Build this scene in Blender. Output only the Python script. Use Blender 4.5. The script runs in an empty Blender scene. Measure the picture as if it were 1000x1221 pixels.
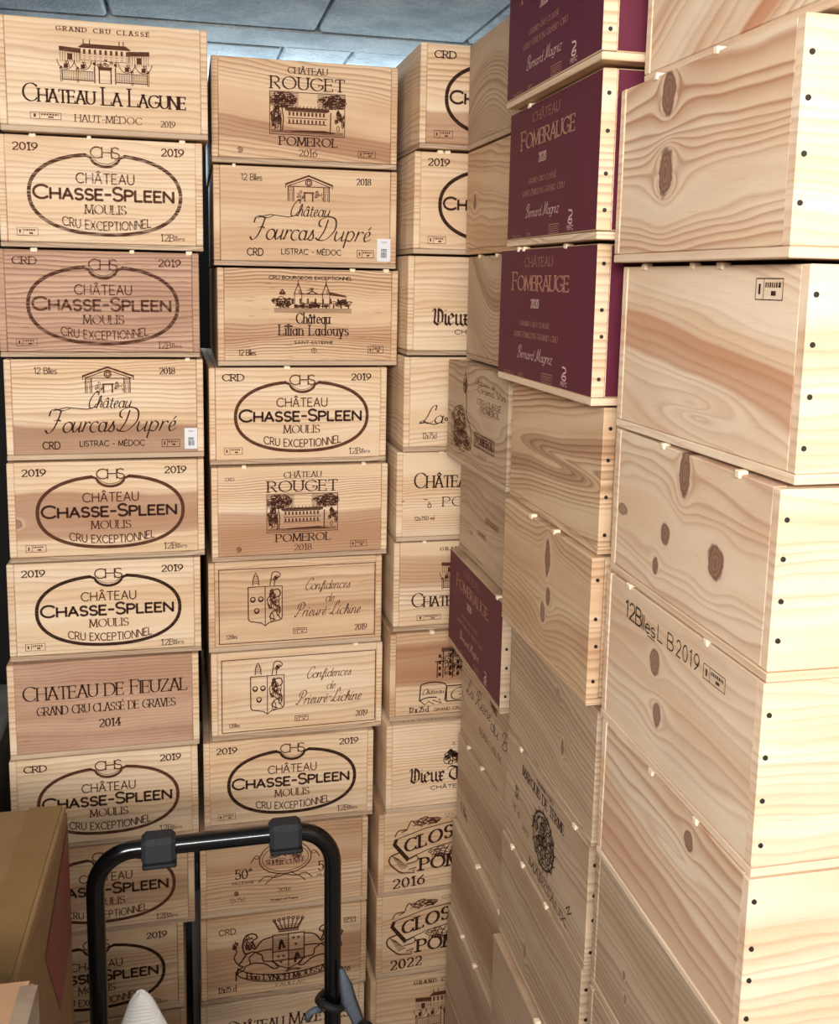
import bpy, bmesh, math, random
from mathutils import Vector, Matrix

SC = bpy.context.scene
COL = SC.collection
PI = math.pi
R = math.radians

# ------------------------------------------------------------------ camera
Z0 = 1.63                                   # eye height above the floor
F_PX, CX, CY = 1179.17, 498.43, 508.75      # focal length and principal point at 1000 x 1221
YAW, PITCH, ROLL = 0.232711, 0.147827, 0.019274
cam_data = bpy.data.cameras.new('camera')
cam = bpy.data.objects.new('camera', cam_data)
COL.objects.link(cam)
fw = Vector((math.sin(YAW)*math.cos(PITCH), math.cos(YAW)*math.cos(PITCH), -math.sin(PITCH)))
r0 = Vector((math.cos(YAW), -math.sin(YAW), 0))
u0 = r0.cross(fw)
rt = r0*math.cos(ROLL) + u0*math.sin(ROLL)
up = u0*math.cos(ROLL) - r0*math.sin(ROLL)
m = Matrix((rt, up, -fw)).transposed().to_4x4()
m.translation = Vector((0, 0, Z0))
cam.matrix_world = m
cam_data.sensor_fit = 'HORIZONTAL'
cam_data.sensor_width = 36
cam_data.lens = F_PX/1000*36
cam_data.shift_x = (500-CX)/1000
cam_data.shift_y = (CY-610.5)/1000
cam_data.clip_start = 0.02
SC.camera = cam

# ------------------------------------------------------------------ light and exposure
SC.view_settings.view_transform = 'Standard'
SC.view_settings.look = 'None'
SC.view_settings.gamma = 1
SC.view_settings.use_curve_mapping = False
SC.view_settings.exposure = 0.06
wd = bpy.data.worlds.new('world')
SC.world = wd
wd.use_nodes = True
wd.node_tree.nodes['Background'].inputs[0].default_value = (1.0, 0.95, 0.90, 1)
wd.node_tree.nodes['Background'].inputs[1].default_value = 0.31

def area(name, loc, target, sx, sy, power, colour):
    d = bpy.data.lights.new(name, 'AREA')
    d.shape = 'RECTANGLE'; d.size = sx; d.size_y = sy
    d.energy = power; d.color = colour
    o = bpy.data.objects.new(name, d)
    o.location = loc
    o.rotation_euler = (Vector(target)-Vector(loc)).to_track_quat('-Z', 'Y').to_euler()
    COL.objects.link(o)
    return o
# the cellar's strip light behind the viewer
area('strip_light', (0.10, -1.30, 2.05), (0.2, 1.8, 1.25), 1.1, 0.2, 34, (1.0, 0.955, 0.91))
area('added_side_fill', (-0.62, -0.85, 2.05), (0.35, 1.5, 1.35), 0.9, 0.5, 60, (1.0, 0.955, 0.91))  # unseen fill light, added to brighten the aisle faces of the side stacks
area('added_cool_uplight', (0.45, 2.98, 1.95), (0.42, 2.45, 2.3), 1.5, 0.12, 11.0, (0.74, 0.90, 1.0))  # added uplight hidden behind the stacks to brighten the ceiling

# ------------------------------------------------------------------ materials
def lin(c):
    c = [v/255 for v in c]
    return tuple(v/12.92 if v <= .04045 else ((v+.055)/1.055)**2.4 for v in c) + (1,)

class NT:
    def __init__(s, name):
        s.m = bpy.data.materials.new(name); s.m.use_nodes = True
        s.t = s.m.node_tree; s.b = s.t.nodes['Principled BSDF']
    def n(s, typ): return s.t.nodes.new(typ)
    def put(s, inp, v):
        if v is None: return
        if isinstance(v, bpy.types.NodeSocket): s.t.links.new(v, inp)
        else: inp.default_value = v
    def math(s, op, a, b=None, c=None, clamp=False):
        q = s.n('ShaderNodeMath'); q.operation = op; q.use_clamp = clamp
        for i, v in enumerate((a, b, c)): s.put(q.inputs[i], v)
        return q.outputs[0]
    def sep(s):
        t = s.n('ShaderNodeTexCoord'); q = s.n('ShaderNodeSeparateXYZ')
        s.t.links.new(t.outputs['Object'], q.inputs[0])
        return q.outputs
    def vec(s, x, y, z=0.0):
        q = s.n('ShaderNodeCombineXYZ')
        for i, v in enumerate((x, y, z)): s.put(q.inputs[i], v)
        return q.outputs[0]
    def noise(s, vec, scale=1.0, detail=2.0, rough=.5, dims='3D', w=None):
        q = s.n('ShaderNodeTexNoise'); q.noise_dimensions = dims
        if w is not None: s.put(q.inputs['W'], w)
        if vec is not None: s.put(q.inputs['Vector'], vec)
        q.inputs['Scale'].default_value = scale
        q.inputs['Detail'].default_value = detail
        q.inputs['Roughness'].default_value = rough
        return q.outputs['Fac']
    def step(s, v, a, b):
        q = s.n('ShaderNodeMapRange'); q.interpolation_type = 'SMOOTHSTEP'
        s.put(q.inputs[0], v); q.inputs[1].default_value = a; q.inputs[2].default_value = b
        return q.outputs[0]
    def mix(s, f, a, b, mode='MIX'):
        q = s.n('ShaderNodeMix'); q.data_type = 'RGBA'; q.blend_type = mode
        s.put(q.inputs[0], f); s.put(q.inputs[6], a); s.put(q.inputs[7], b)
        return q.outputs[2]
    def bump(s, h, strength, dist):
        q = s.n('ShaderNodeBump'); q.inputs['Strength'].default_value = strength
        q.inputs['Distance'].default_value = dist
        s.put(q.inputs['Height'], h); s.put(s.b.inputs['Normal'], q.outputs[0])

PALE = ((235, 211, 180), (224, 192, 154), (170, 120, 82))
TAN = ((224, 194, 158), (207, 170, 132), (150, 104, 72))
ROSE = ((204, 166, 138), (184, 144, 116), (132, 90, 70))
PINE = ((240, 218, 190), (230, 198, 164), (178, 120, 86))
GREY = ((204, 180, 152), (188, 160, 132), (130, 98, 74))

def wood(name, axes, pal=PALE, freq=95.0, grain=.6, wav=.35, curve=0.0, slope=0.0, knots=(), band=None, seed=0.0, streak=0.0):
    """Flat-sawn pine. axes: which object axes run along and across the grain.
    knots: (along, across, radius_along, radius_across, darkness); band: (low, high, colour, amount)."""
    t = NT(name)
    xyz = t.sep()
    u, v = xyz['XYZ'.index(axes[0])], xyz['XYZ'.index(axes[1])]
    us, vs = t.math('ADD', u, seed*1.37), t.math('ADD', v, seed*.73)
    n1 = t.noise(t.vec(t.math('MULTIPLY', us, 4.5), t.math('MULTIPLY', vs, 13)), 1, 2)
    vv = t.math('MULTIPLY_ADD', t.math('SUBTRACT', n1, .5), .09*wav, v)
    if curve: vv = t.math('MULTIPLY_ADD', t.math('MULTIPLY', u, u), curve, vv)
    if slope: vv = t.math('MULTIPLY_ADD', u, slope, vv)
    kd = []
    for (ku, kv, ru, rv, dark) in knots:
        du = t.math('SUBTRACT', u, ku); dv = t.math('SUBTRACT', v, kv)
        a = t.math('DIVIDE', du, ru*2.1); b = t.math('DIVIDE', dv, rv*1.35)
        d2 = t.math('ADD', t.math('MULTIPLY', a, a), t.math('MULTIPLY', b, b))
        f = t.math('DIVIDE', 1.0, t.math('ADD', d2, .16))
        vv = t.math('SUBTRACT', vv, t.math('MULTIPLY', dv, t.math('MULTIPLY', f, .95)))
        if dark > 0:
            a2 = t.math('DIVIDE', du, ru); b2 = t.math('DIVIDE', dv, rv)
            q = t.math('SQRT', t.math('ADD', t.math('MULTIPLY', a2, a2), t.math('MULTIPLY', b2, b2)))
            q = t.math('ADD', q, t.math('MULTIPLY', t.math('SUBTRACT', t.noise(t.vec(us, vs), 70, 2), .5), .8))
            kd.append((q, dark))
    vo = t.math('ADD', vv, seed*.73)
    un = t.noise(None, 16, 2, dims='1D', w=vo)
    ph = t.math('MULTIPLY_ADD', un, 3.0, t.math('MULTIPLY', vo, freq*1.6))
    fr = t.math('FRACT', ph)
    late = t.math('MULTIPLY', t.math('POWER', fr, 2.2), t.step(fr, 1.0, .72))
    amt = t.math('MULTIPLY', t.step(t.noise(None, 13, 1, dims='1D', w=t.math('ADD', vo, 3.3)), .26, .60), 2.2*grain)
    n2 = t.noise(t.vec(t.math('MULTIPLY', us, 2.2), t.math('MULTIPLY', vo, 22)), 1, 2)
    col = t.mix(t.step(n2, .33, .68), lin(pal[0]), lin(pal[1]))
    if band:
        lo, hi, bc, ba = band
        bm = t.math('MULTIPLY', t.step(vv, lo-.004, lo+.006), t.step(vv, hi+.006, hi-.004))
        bm = t.math('MULTIPLY', bm, t.math('MULTIPLY_ADD', n2, .5, .72))
        col = t.mix(t.math('MULTIPLY', bm, ba*.85, clamp=True), col, lin(bc))
    col = t.mix(t.math('MULTIPLY', late, amt, clamp=True), col, lin(pal[2]))
    fib = t.noise(t.vec(t.math('MULTIPLY', us, 28), t.math('MULTIPLY', vs, 620)), 1, 2)
    col = t.mix(t.math('MULTIPLY', t.step(fib, .55, .8), .22), col, lin(pal[2]))
    bl = t.noise(t.vec(t.math('MULTIPLY', us, 5), t.math('MULTIPLY', vs, 9)), 1, 3)
    col = t.mix(t.math('MULTIPLY', t.step(bl, .45, .8), .22), col, lin(pal[2]))
    if streak:
        sn = t.noise(t.vec(t.math('MULTIPLY', us, 30), t.math('MULTIPLY', vs, 260)), 1, 1)
        col = t.mix(t.math('MULTIPLY', t.step(sn, .66, .74), streak), col, lin((120, 76, 56)))
    for q, dark in kd:
        col = t.mix(t.math('MULTIPLY', t.step(q, 1.7, 1.25), .45*dark), col, lin((226, 196, 168)))
        rg = t.math('MULTIPLY_ADD', t.math('SINE', t.math('MULTIPLY', q, 15)), .5, .5)
        kc = t.mix(rg, lin((158, 120, 100)), lin((134, 96, 78)))
        col = t.mix(t.math('MULTIPLY', t.step(q, 1.15, .85), dark), col, kc)
        rim = t.math('MULTIPLY', t.step(q, .70, .95), t.step(q, 1.22, 1.0))
        col = t.mix(t.math('MULTIPLY', rim, .55*dark), col, lin((104, 66, 50)))
    t.put(t.b.inputs['Base Color'], col)
    t.b.inputs['Roughness'].default_value = .62
    t.b.inputs['Specular IOR Level'].default_value = .3
    t.bump(t.math('ADD', t.math('MULTIPLY', late, .5), fib), .12, .001)
    return t.m

def plain(name, c, rough=.6, metal=0.0, nscale=0, namt=0.0, c2=None, bump=0.0, spec=.4):
    t = NT(name)
    col = lin(c)
    if nscale:
        tc = t.n('ShaderNodeTexCoord').outputs['Object']
        f = t.noise(tc, nscale, 4, .6)
        col = t.mix(t.math('MULTIPLY', t.step(f, .35, .7), namt), lin(c), lin(c2 or c))
        if bump: t.bump(f, bump, .004)
    t.put(t.b.inputs['Base Color'], col)
    t.b.inputs['Roughness'].default_value = rough
    t.b.inputs['Metallic'].default_value = metal
    t.b.inputs['Specular IOR Level'].default_value = spec
    return t.m

def inkmat(name, c, wear, scale=1.0):
    """Branding ink, worn away along the grain where wear > 0."""
    t = NT(name)
    t.b.inputs['Base Color'].default_value = lin(c)
    t.b.inputs['Roughness'].default_value = .75
    t.b.inputs['Specular IOR Level'].default_value = .15
    if wear:
        xyz = t.sep()
        f = t.noise(t.vec(t.math('MULTIPLY', xyz[0], 35*scale), xyz[1], t.math('MULTIPLY', xyz[2], 330*scale)), 1, 2)
        tr = t.n('ShaderNodeBsdfTransparent'); mx = t.n('ShaderNodeMixShader')
        t.put(mx.inputs[0], t.math('MULTIPLY_ADD', t.step(f, .40, .62), wear, .06, clamp=True))
        t.t.links.new(t.b.outputs[0], mx.inputs[1]); t.t.links.new(tr.outputs[0], mx.inputs[2])
        t.t.links.new(mx.outputs[0], t.t.nodes['Material Output'].inputs[0])
    return t.m

MAT = {
    'ink': inkmat('dark_brown_ink', (56, 29, 20), .10),
    'worn': inkmat('worn_brown_ink', (84, 46, 32), .55),
    'brown': inkmat('brown_ink', (90, 50, 33), .16),
    'faint': inkmat('faint_brown_ink', (112, 70, 46), .45),
    'grey': inkmat('grey_ink', (66, 54, 46), .25),
    'gold': inkmat('dull_copper_ink', (188, 138, 116), .15),
    'silver': inkmat('pale_pink_ink', (226, 190, 178), .1),
    'maroon': plain('maroon_paint', (96, 34, 54), .55, 0, 60, .35, (84, 28, 46), spec=.25),
    'nail': plain('dark_nail_steel', (62, 58, 54), .45, .6),
    'white': plain('white_paper', (226, 226, 228), .6),
    'black_ink': plain('black_print', (40, 44, 56), .7),
    'chip': plain('raw_wood_chip', (246, 226, 196), .7),
    'tube': plain('black_gloss_enamel', (9, 9, 10), .16, 0, spec=.6),
    'foam': plain('black_rubber_grip', (34, 35, 40), .75, 0, 300, .5, (48, 50, 56), .2),
    'rubber': plain('black_rubber', (20, 20, 21), .7),
    'kraft': plain('brown_kraft_card', (132, 104, 72), .8, 0, 18, .35, (116, 90, 60), spec=.2),
    'kraft2': plain('tan_kraft_card', (190, 154, 120), .75, 0, 18, .35, (174, 138, 104)),
    'tape': plain('brown_packing_tape', (124, 96, 58), .5, 0, 26, .4, (110, 84, 50)),
    'tape2': plain('amber_packing_tape', (164, 128, 98), .35, 0, 26, .4, (150, 114, 84)),
    'clear': plain('shiny_pale_tape', (140, 122, 104), .25, 0, 40, .6, (112, 92, 74)),
    'red_print': plain('faded_red_print', (124, 50, 46), .7, 0, 14, .8, (106, 70, 52)),
    'knit': plain('white_knit', (232, 230, 226), .85),
    'strap': plain('grey_blue_webbing', (84, 92, 102), .7, 0, 200, .5, (64, 70, 80)),
    'steel': plain('grey_painted_steel', (112, 112, 112), .5, .2),
}
# ------------------------------------------------------------------ object helpers
def obj(name, bm, mats, parent=None, smooth=False):
    me = bpy.data.meshes.new(name)
    bm.to_mesh(me); bm.free()
    for q in (mats if isinstance(mats, (list, tuple)) else [mats]): me.materials.append(q)
    if smooth:
        for p in me.polygons: p.use_smooth = True
    o = bpy.data.objects.new(name, me)
    COL.objects.link(o)
    if parent: o.parent = parent
    return o

def thing(name, label, cat, loc, rz=0.0, group=None):
    o = bpy.data.objects.new(name, None)
    o.empty_display_size = .05
    COL.objects.link(o)
    o.location = loc; o.rotation_euler = (0, 0, rz)
    o['label'] = label; o['category'] = cat
    if group: o['group'] = group
    return o

def structure(name, bm, mat):
    o = obj(name, bm, mat); o['kind'] = 'structure'
    return o

def add_box(bm, x0, x1, y0, y1, z0, z1, bev=.0012, jit=0.0, rng=None):
    vs = []
    for x in (x0, x1):
        for y in (y0, y1):
            for z in (z0, z1):
                j = [rng.uniform(-jit, jit) for _ in range(3)] if jit else (0, 0, 0)
                vs.append(bm.verts.new((x+j[0], y+j[1], z+j[2])))
    q = [(0, 1, 3, 2), (4, 6, 7, 5), (0, 4, 5, 1), (2, 3, 7, 6), (0, 2, 6, 4), (1, 5, 7, 3)]
    fs = [bm.faces.new([vs[i] for i in f]) for f in q]
    if bev:
        es = {e for f in fs for e in f.edges}
        bmesh.ops.bevel(bm, geom=list(es), offset=bev, segments=1, affect='EDGES')
    return fs

def box(*a, **k):
    bm = bmesh.new(); add_box(bm, *a, **k)
    bmesh.ops.recalc_face_normals(bm, faces=bm.faces)
    return bm

def add_tube(bm, pts, r, n=14, cap=True):
    pts = [Vector(p) for p in pts]
    rr = r if isinstance(r, (list, tuple)) else [r]*len(pts)
    rings = []; ref = None
    for i, p in enumerate(pts):
        d = (pts[min(i+1, len(pts)-1)]-pts[max(i-1, 0)]).normalized()
        if ref is None:
            ref = d.orthogonal().normalized()
        ref = (ref - d*ref.dot(d)).normalized()
        s = d.cross(ref)
        rings.append([bm.verts.new(p+(ref*math.cos(2*PI*k/n)+s*math.sin(2*PI*k/n))*rr[i]) for k in range(n)])
    for a, b in zip(rings, rings[1:]):
        for k in range(n): bm.faces.new((a[k], a[(k+1) % n], b[(k+1) % n], b[k]))
    if cap:
        bm.faces.new(rings[0][::-1]); bm.faces.new(rings[-1])

def tube(pts, r, n=14):
    bm = bmesh.new(); add_tube(bm, pts, r, n)
    bmesh.ops.recalc_face_normals(bm, faces=bm.faces)
    return bm

# ------------------------------------------------------------------ lettering: a small stroke font
def arc(cx, cy, rx, ry, a0, a1):
    n = max(5, int(abs(a1-a0)/14))
    return [(cx+rx*math.cos(R(a0+(a1-a0)*i/n)), cy+ry*math.sin(R(a0+(a1-a0)*i/n))) for i in range(n+1)]

def spl(*p):
    P = [Vector(q) for q in p]; P = [P[0]*2-P[1]] + P + [P[-1]*2-P[-2]]
    out = []
    for i in range(1, len(P)-2):
        a, b, c, d = P[i-1:i+3]
        for k in range(7):
            t = k/7
            q = .5*((2*b)+(c-a)*t+(2*a-5*b+4*c-d)*t*t+(3*b-a-3*c+d)*t**3)
            out.append((q.x, q.y))
    out.append(tuple(P[-2]))
    return out

G = {
 'A': (.70, [[(0,0),(.35,1)], [(.35,1),(.70,0)], [(.13,.34),(.57,.34)]]),
 'B': (.58, [[(0,0),(0,1)], [(0,1)]+arc(.28,.765,.24,.235,90,-90)+[(0,.53)], [(0,.53)]+arc(.30,.265,.28,.265,90,-90)+[(0,0)]]),
 'C': (.80, [arc(.46,.5,.46,.5,44,316)]),
 'D': (.76, [[(0,0),(0,1)], [(0,1)]+arc(.30,.5,.46,.5,90,-90)+[(0,0)]]),
 'E': (.52, [[(0,0),(0,1)], [(0,1),(.5,1)], [(0,.52),(.42,.52)], [(0,0),(.52,0)]]),
 'F': (.50, [[(0,0),(0,1)], [(0,1),(.5,1)], [(0,.52),(.4,.52)]]),
 'G': (.84, [arc(.46,.5,.46,.5,44,330)+[(.86,.42)], [(.86,.42),(.56,.42)]]),
 'H': (.68, [[(0,0),(0,1)], [(.68,0),(.68,1)], [(0,.51),(.68,.51)]]),
 'I': (.06, [[(.03,0),(.03,1)]]),
 'J': (.34, [[(.3,1),(.3,.2)]+arc(.1,.2,.2,.2,0,-120)]),
 'K': (.62, [[(0,0),(0,1)], [(.58,1),(0,.4)], [(.2,.6),(.62,0)]]),
 'L': (.50, [[(0,0),(0,1)], [(0,0),(.5,0)]]),
 'M': (.84, [[(0,0),(.07,1)], [(.07,1),(.42,.08)], [(.42,.08),(.77,1)], [(.77,1),(.84,0)]]),
 'N': (.70, [[(0,0),(0,1)], [(0,1),(.7,0)], [(.7,0),(.7,1)]]),
 'O': (.92, [arc(.46,.5,.46,.5,90,450)]),
 'P': (.56, [[(0,0),(0,1)], [(0,1)]+arc(.28,.74,.28,.26,90,-90)+[(0,.48)]]),
 'Q': (.92, [arc(.46,.5,.46,.5,90,450), [(.5,.2),(.9,-.1)]]),
 'R': (.62, [[(0,0),(0,1)], [(0,1)]+arc(.28,.74,.27,.26,90,-90)+[(0,.48)], [(.25,.48),(.62,0)]]),
 'S': (.54, [arc(.27,.75,.25,.25,28,270)+arc(.27,.25,.27,.25,90,-152)]),
 'T': (.64, [[(.32,0),(.32,1)], [(0,1),(.64,1)]]),
 'U': (.66, [[(0,1),(0,.33)]+arc(.33,.33,.33,.33,180,360)+[(.66,1)]]),
 'V': (.70, [[(0,1),(.35,0)], [(.35,0),(.70,1)]]),
 'W': (1.0, [[(0,1),(.25,0)], [(.25,0),(.5,.95)], [(.5,.95),(.75,0)], [(.75,0),(1,1)]]),
 'X': (.66, [[(0,1),(.66,0)], [(0,0),(.66,1)]]),
 'Y': (.66, [[(0,1),(.33,.48)], [(.66,1),(.33,.48)], [(.33,.48),(.33,0)]]),
 'Z': (.60, [[(0,1),(.6,1)], [(.6,1),(0,0)], [(0,0),(.6,0)]]),
 '0': (.58, [arc(.29,.5,.29,.5,90,450)]),
 '1': (.30, [[(0,.82),(.2,1)], [(.2,1),(.2,0)]]),
 '2': (.56, [arc(.28,.72,.27,.28,165,-35)+[(0,0)], [(0,0),(.56,0)]]),
 '3': (.54, [arc(.26,.76,.23,.24,150,-90), arc(.26,.27,.28,.27,90,-150)]),
 '4': (.60, [[(.42,0),(.42,1)], [(.42,1),(0,.3)], [(0,.3),(.6,.3)]]),
 '5': (.54, [[(.5,1),(.1,1)], [(.1,1),(.05,.55)], [(.05,.55)]+arc(.25,.33,.29,.33,125,-150)]),
 '6': (.58, [[(.5,1)]+arc(.3,.32,.29,.42,135,180), arc(.29,.31,.29,.31,90,450)]),
 '7': (.54, [[(0,1),(.54,1)], [(.54,1),(.18,0)]]),
 '8': (.56, [arc(.28,.76,.23,.24,90,450), arc(.28,.26,.28,.26,90,450)]),
 '9': (.58, [arc(.29,.69,.29,.31,90,450), [(.08,0)]+arc(.28,.68,.29,.42,-45,0)]),
 '-': (.30, [[(0,.42),(.3,.42)]]), '.': (.08, [[(.04,0),(.04,.1)]]), ' ': (.30, []), "'": (.06, [[(.03,1),(.03,.8)]]),
 '°': (.30, [arc(.14,.88,.13,.12,90,450)]),
 'a': (.46, [arc(.22,.31,.22,.31,40,400), [(.44,.62),(.44,0)]]),
 'b': (.46, [[(0,1.05),(0,0)], arc(.24,.31,.22,.31,180,540)]),
 'c': (.42, [arc(.24,.31,.24,.31,50,310)]),
 'd': (.46, [[(.45,1.05),(.45,0)], arc(.22,.31,.22,.31,0,360)]),
 'e': (.44, [[(.02,.34),(.44,.34)]+arc(.23,.31,.22,.31,8,315)]),
 'f': (.30, [[(.12,0),(.12,.8)]+arc(.3,.8,.18,.22,180,60), [(0,.6),(.3,.6)]]),
 'g': (.46, [arc(.22,.31,.22,.31,0,360), [(.44,.62),(.44,-.1)]+arc(.24,-.1,.2,.2,0,-150)]),
 'h': (.44, [[(0,0),(0,1.05)], [(0,.4)]+arc(.22,.4,.21,.22,170,0)+[(.43,0)]]),
 'i': (.06, [[(.03,0),(.03,.62)], [(.03,.82),(.03,.92)]]),
 'j': (.14, [[(.1,.62),(.1,-.2)], [(.1,.82),(.1,.92)]]),
 'k': (.42, [[(0,0),(0,1.05)], [(.36,.62),(0,.25)], [(.12,.36),(.42,0)]]),
 'l': (.06, [[(.03,0),(.03,1.05)]]),
 'm': (.74, [[(0,0),(0,.62)], [(0,.4)]+arc(.18,.4,.18,.22,170,0)+[(.36,0)], [(.36,.4)]+arc(.54,.4,.18,.22,170,0)+[(.72,0)]]),
 'n': (.44, [[(0,0),(0,.62)], [(0,.4)]+arc(.22,.4,.21,.22,170,0)+[(.43,0)]]),
 'o': (.48, [arc(.24,.31,.24,.31,90,450)]),
 'p': (.46, [[(0,.62),(0,-.32)], arc(.24,.31,.22,.31,180,540)]),
 'q': (.46, [[(.45,.62),(.45,-.32)], arc(.22,.31,.22,.31,0,360)]),
 'r': (.30, [[(0,0),(0,.62)], [(0,.42)]+arc(.2,.4,.2,.22,170,60)]),
 's': (.38, [arc(.19,.465,.17,.155,30,270)+arc(.19,.155,.19,.155,90,-150)]),
 't': (.30, [[(.12,.85),(.12,.15)]+arc(.27,.15,.15,.15,180,290), [(0,.6),(.3,.6)]]),
 'u': (.44, [[(0,.62),(0,.22)]+arc(.21,.22,.21,.22,180,350), [(.43,.62),(.43,0)]]),
 'v': (.44, [[(0,.62),(.22,0)], [(.22,0),(.44,.62)]]),
 'w': (.66, [[(0,.62),(.17,0)], [(.17,0),(.33,.6)], [(.33,.6),(.5,0)], [(.5,0),(.66,.62)]]),
 'x': (.42, [[(0,.62),(.42,0)], [(0,0),(.42,.62)]]),
 'y': (.44, [[(0,.62),(.22,0)], [(.44,.62),(.12,-.32)]]),
 'z': (.40, [[(0,.62),(.4,.62)], [(.4,.62),(0,0)], [(0,0),(.4,0)]]),
}
SCRIPT = {
 'C': (.62, [spl((.62,.80),(.60,.98),(.36,.98),(.10,.60),(.06,.22),(.25,0),(.50,.05),(.68,.28))]),
 'F': (.74, [spl((-.10,.72),(-.05,.95),(.20,1.0),(.55,.93),(.95,1.02)), spl((.50,.95),(.44,.55),(.28,.12),(.05,-.02),(-.12,.10)), spl((.22,.50),(.40,.54),(.60,.50))]),
 'D': (.86, [spl((.40,.92),(.34,.45),(.16,.05)), spl((.0,.12),(.16,.03),(.52,.06),(.86,.48),(.78,.92),(.40,1.06),(.02,.92),(.0,.70),(.12,.62))]),
 'P': (.66, [spl((.32,.92),(.24,.40),(.06,0),(-.08,.10)), spl((.02,.58),(.08,.92),(.44,1.04),(.72,.82),(.52,.50),(.26,.52))]),
 'L': (.66, [spl((.62,.76),(.60,1.02),(.40,.94),(.28,.40),(.12,.06),(-.02,.10),(.16,.16),(.42,0),(.72,.16))]),
 'R': (.70, [spl((.32,.92),(.24,.40),(.06,0),(-.08,.10)), spl((.02,.58),(.08,.92),(.44,1.04),(.70,.82),(.50,.54),(.30,.50)), spl((.34,.50),(.50,.14),(.72,0),(.84,.12))]),
 'B': (.66, [spl((.32,.92),(.24,.40),(.06,0)), spl((.02,.62),(.10,.94),(.44,1.04),(.66,.82),(.46,.56),(.28,.54)), spl((.40,.54),(.66,.34),(.48,.04),(.14,0))]),
 'M': (.90, [spl((-.05,.1),(.1,0),(.28,.96)), spl((.28,.96),(.40,.06)), spl((.40,.06),(.72,.98)), spl((.72,.98),(.78,.1),(.96,.1))]),
 'r': (.34, [spl((0,.04),(.05,.30),(.07,.62)), spl((.06,.36),(.14,.54),(.26,.60),(.34,.54))]),
 's': (.34, [spl((.0,.08),(.12,.36),(.20,.64),(.22,.48),(.32,.22),(.24,.02),(.06,.06))]),
 'l': (.20, [spl((0,.05),(.20,.60),(.20,1.02),(.10,.9),(.08,.15),(.24,.06))]),
 'h': (.44, [spl((0,.05),(.18,.60),(.18,1.02),(.08,.9),(.04,0)), spl((.04,.3),(.22,.6),(.34,.5),(.34,.1),(.46,.06))]),
 'd': (.46, [arc(.20,.31,.20,.31,30,390), spl((.46,1.05),(.40,.4),(.42,.06),(.54,.06))]),
 'f': (.30, [spl((0,.05),(.22,.6),(.30,1.0),(.18,.96),(.10,.2),(.04,-.34),(.14,-.2),(.22,.08))]),
 'p': (.44, [[(.04,.62),(.0,-.38)], spl((.02,.4),(.18,.62),(.38,.45),(.28,.05),(.08,.06)), ]),
 'e': (.38, [spl((.0,.22),(.24,.36),(.26,.58),(.10,.56),(.04,.25),(.14,.02),(.40,.18))]),
 'a': (.50, [arc(.20,.31,.20,.29,40,400), spl((.40,.60),(.38,.12),(.46,.03),(.56,.12))]),
 'n': (.50, [[(.02,.60),(.0,0)], spl((.02,.35),(.20,.60),(.34,.52),(.34,.12),(.42,.03),(.54,.12))]),
 'u': (.50, [spl((.02,.60),(.0,.2),(.12,.02),(.34,.3)), spl((.38,.60),(.36,.12),(.42,.03),(.54,.12))]),
 'i': (.22, [spl((.04,.60),(.02,.12),(.10,.03),(.24,.14)), [(.08,.80),(.10,.88)]]),
}
BLACK = {
 'V': (.66, [spl((-.04,.86),(.06,.98),(.14,.9),(.12,.5),(.10,.16),(.32,0)), [(.32,0),(.60,.20)], spl((.60,.20),(.62,.55),(.56,.84),(.34,1.0)), [(.34,.16),(.34,.9)]]),
 'i': (.20, [[(0,.60),(.10,.68)], [(.10,.66),(.10,.08)], [(.10,.08),(.22,0)], [(.07,.86),(.15,.94)]]),
 'e': (.42, [[(.06,.54),(.06,.12)], [(.06,.12),(.18,0)], [(.18,0),(.40,.14)], [(.06,.54),(.24,.70)], [(.24,.70),(.38,.54)], [(.38,.54),(.10,.32)]]),
 'u': (.46, [[(0,.60),(.08,.68)], [(.08,.66),(.08,.08)], [(.08,.08),(.20,0)], [(.20,0),(.36,.10)], [(.28,.60),(.38,.68)], [(.38,.66),(.38,.08)], [(.38,.08),(.50,0)]]),
 'x': (.42, [[(.02,.62),(.12,.68)], [(.16,.66),(.16,.06)], [(.16,.06),(.02,-.10)], [(.18,.5),(.32,.68)], [(.32,.68),(.42,.58)], [(.16,.06),(.30,0)], [(.30,0),(.42,.12)], [(.06,.34),(.34,.34)]]),
 'T': (.70, [spl((-.02,.86),(.16,1.0),(.46,.9),(.72,1.02)), spl((.40,.92),(.16,.72),(.10,.3),(.32,0)), [(.32,0),(.62,.18)], [(.40,.84),(.40,.14)]]),
}
ACC = {'É': ('E', 'g'), 'È': ('E', 'b'), 'Â': ('A', 'c'), 'é': ('e', 'g'), 'è': ('e', 'b'), 'â': ('a', 'c'), 'ê': ('e', 'c')}

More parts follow.
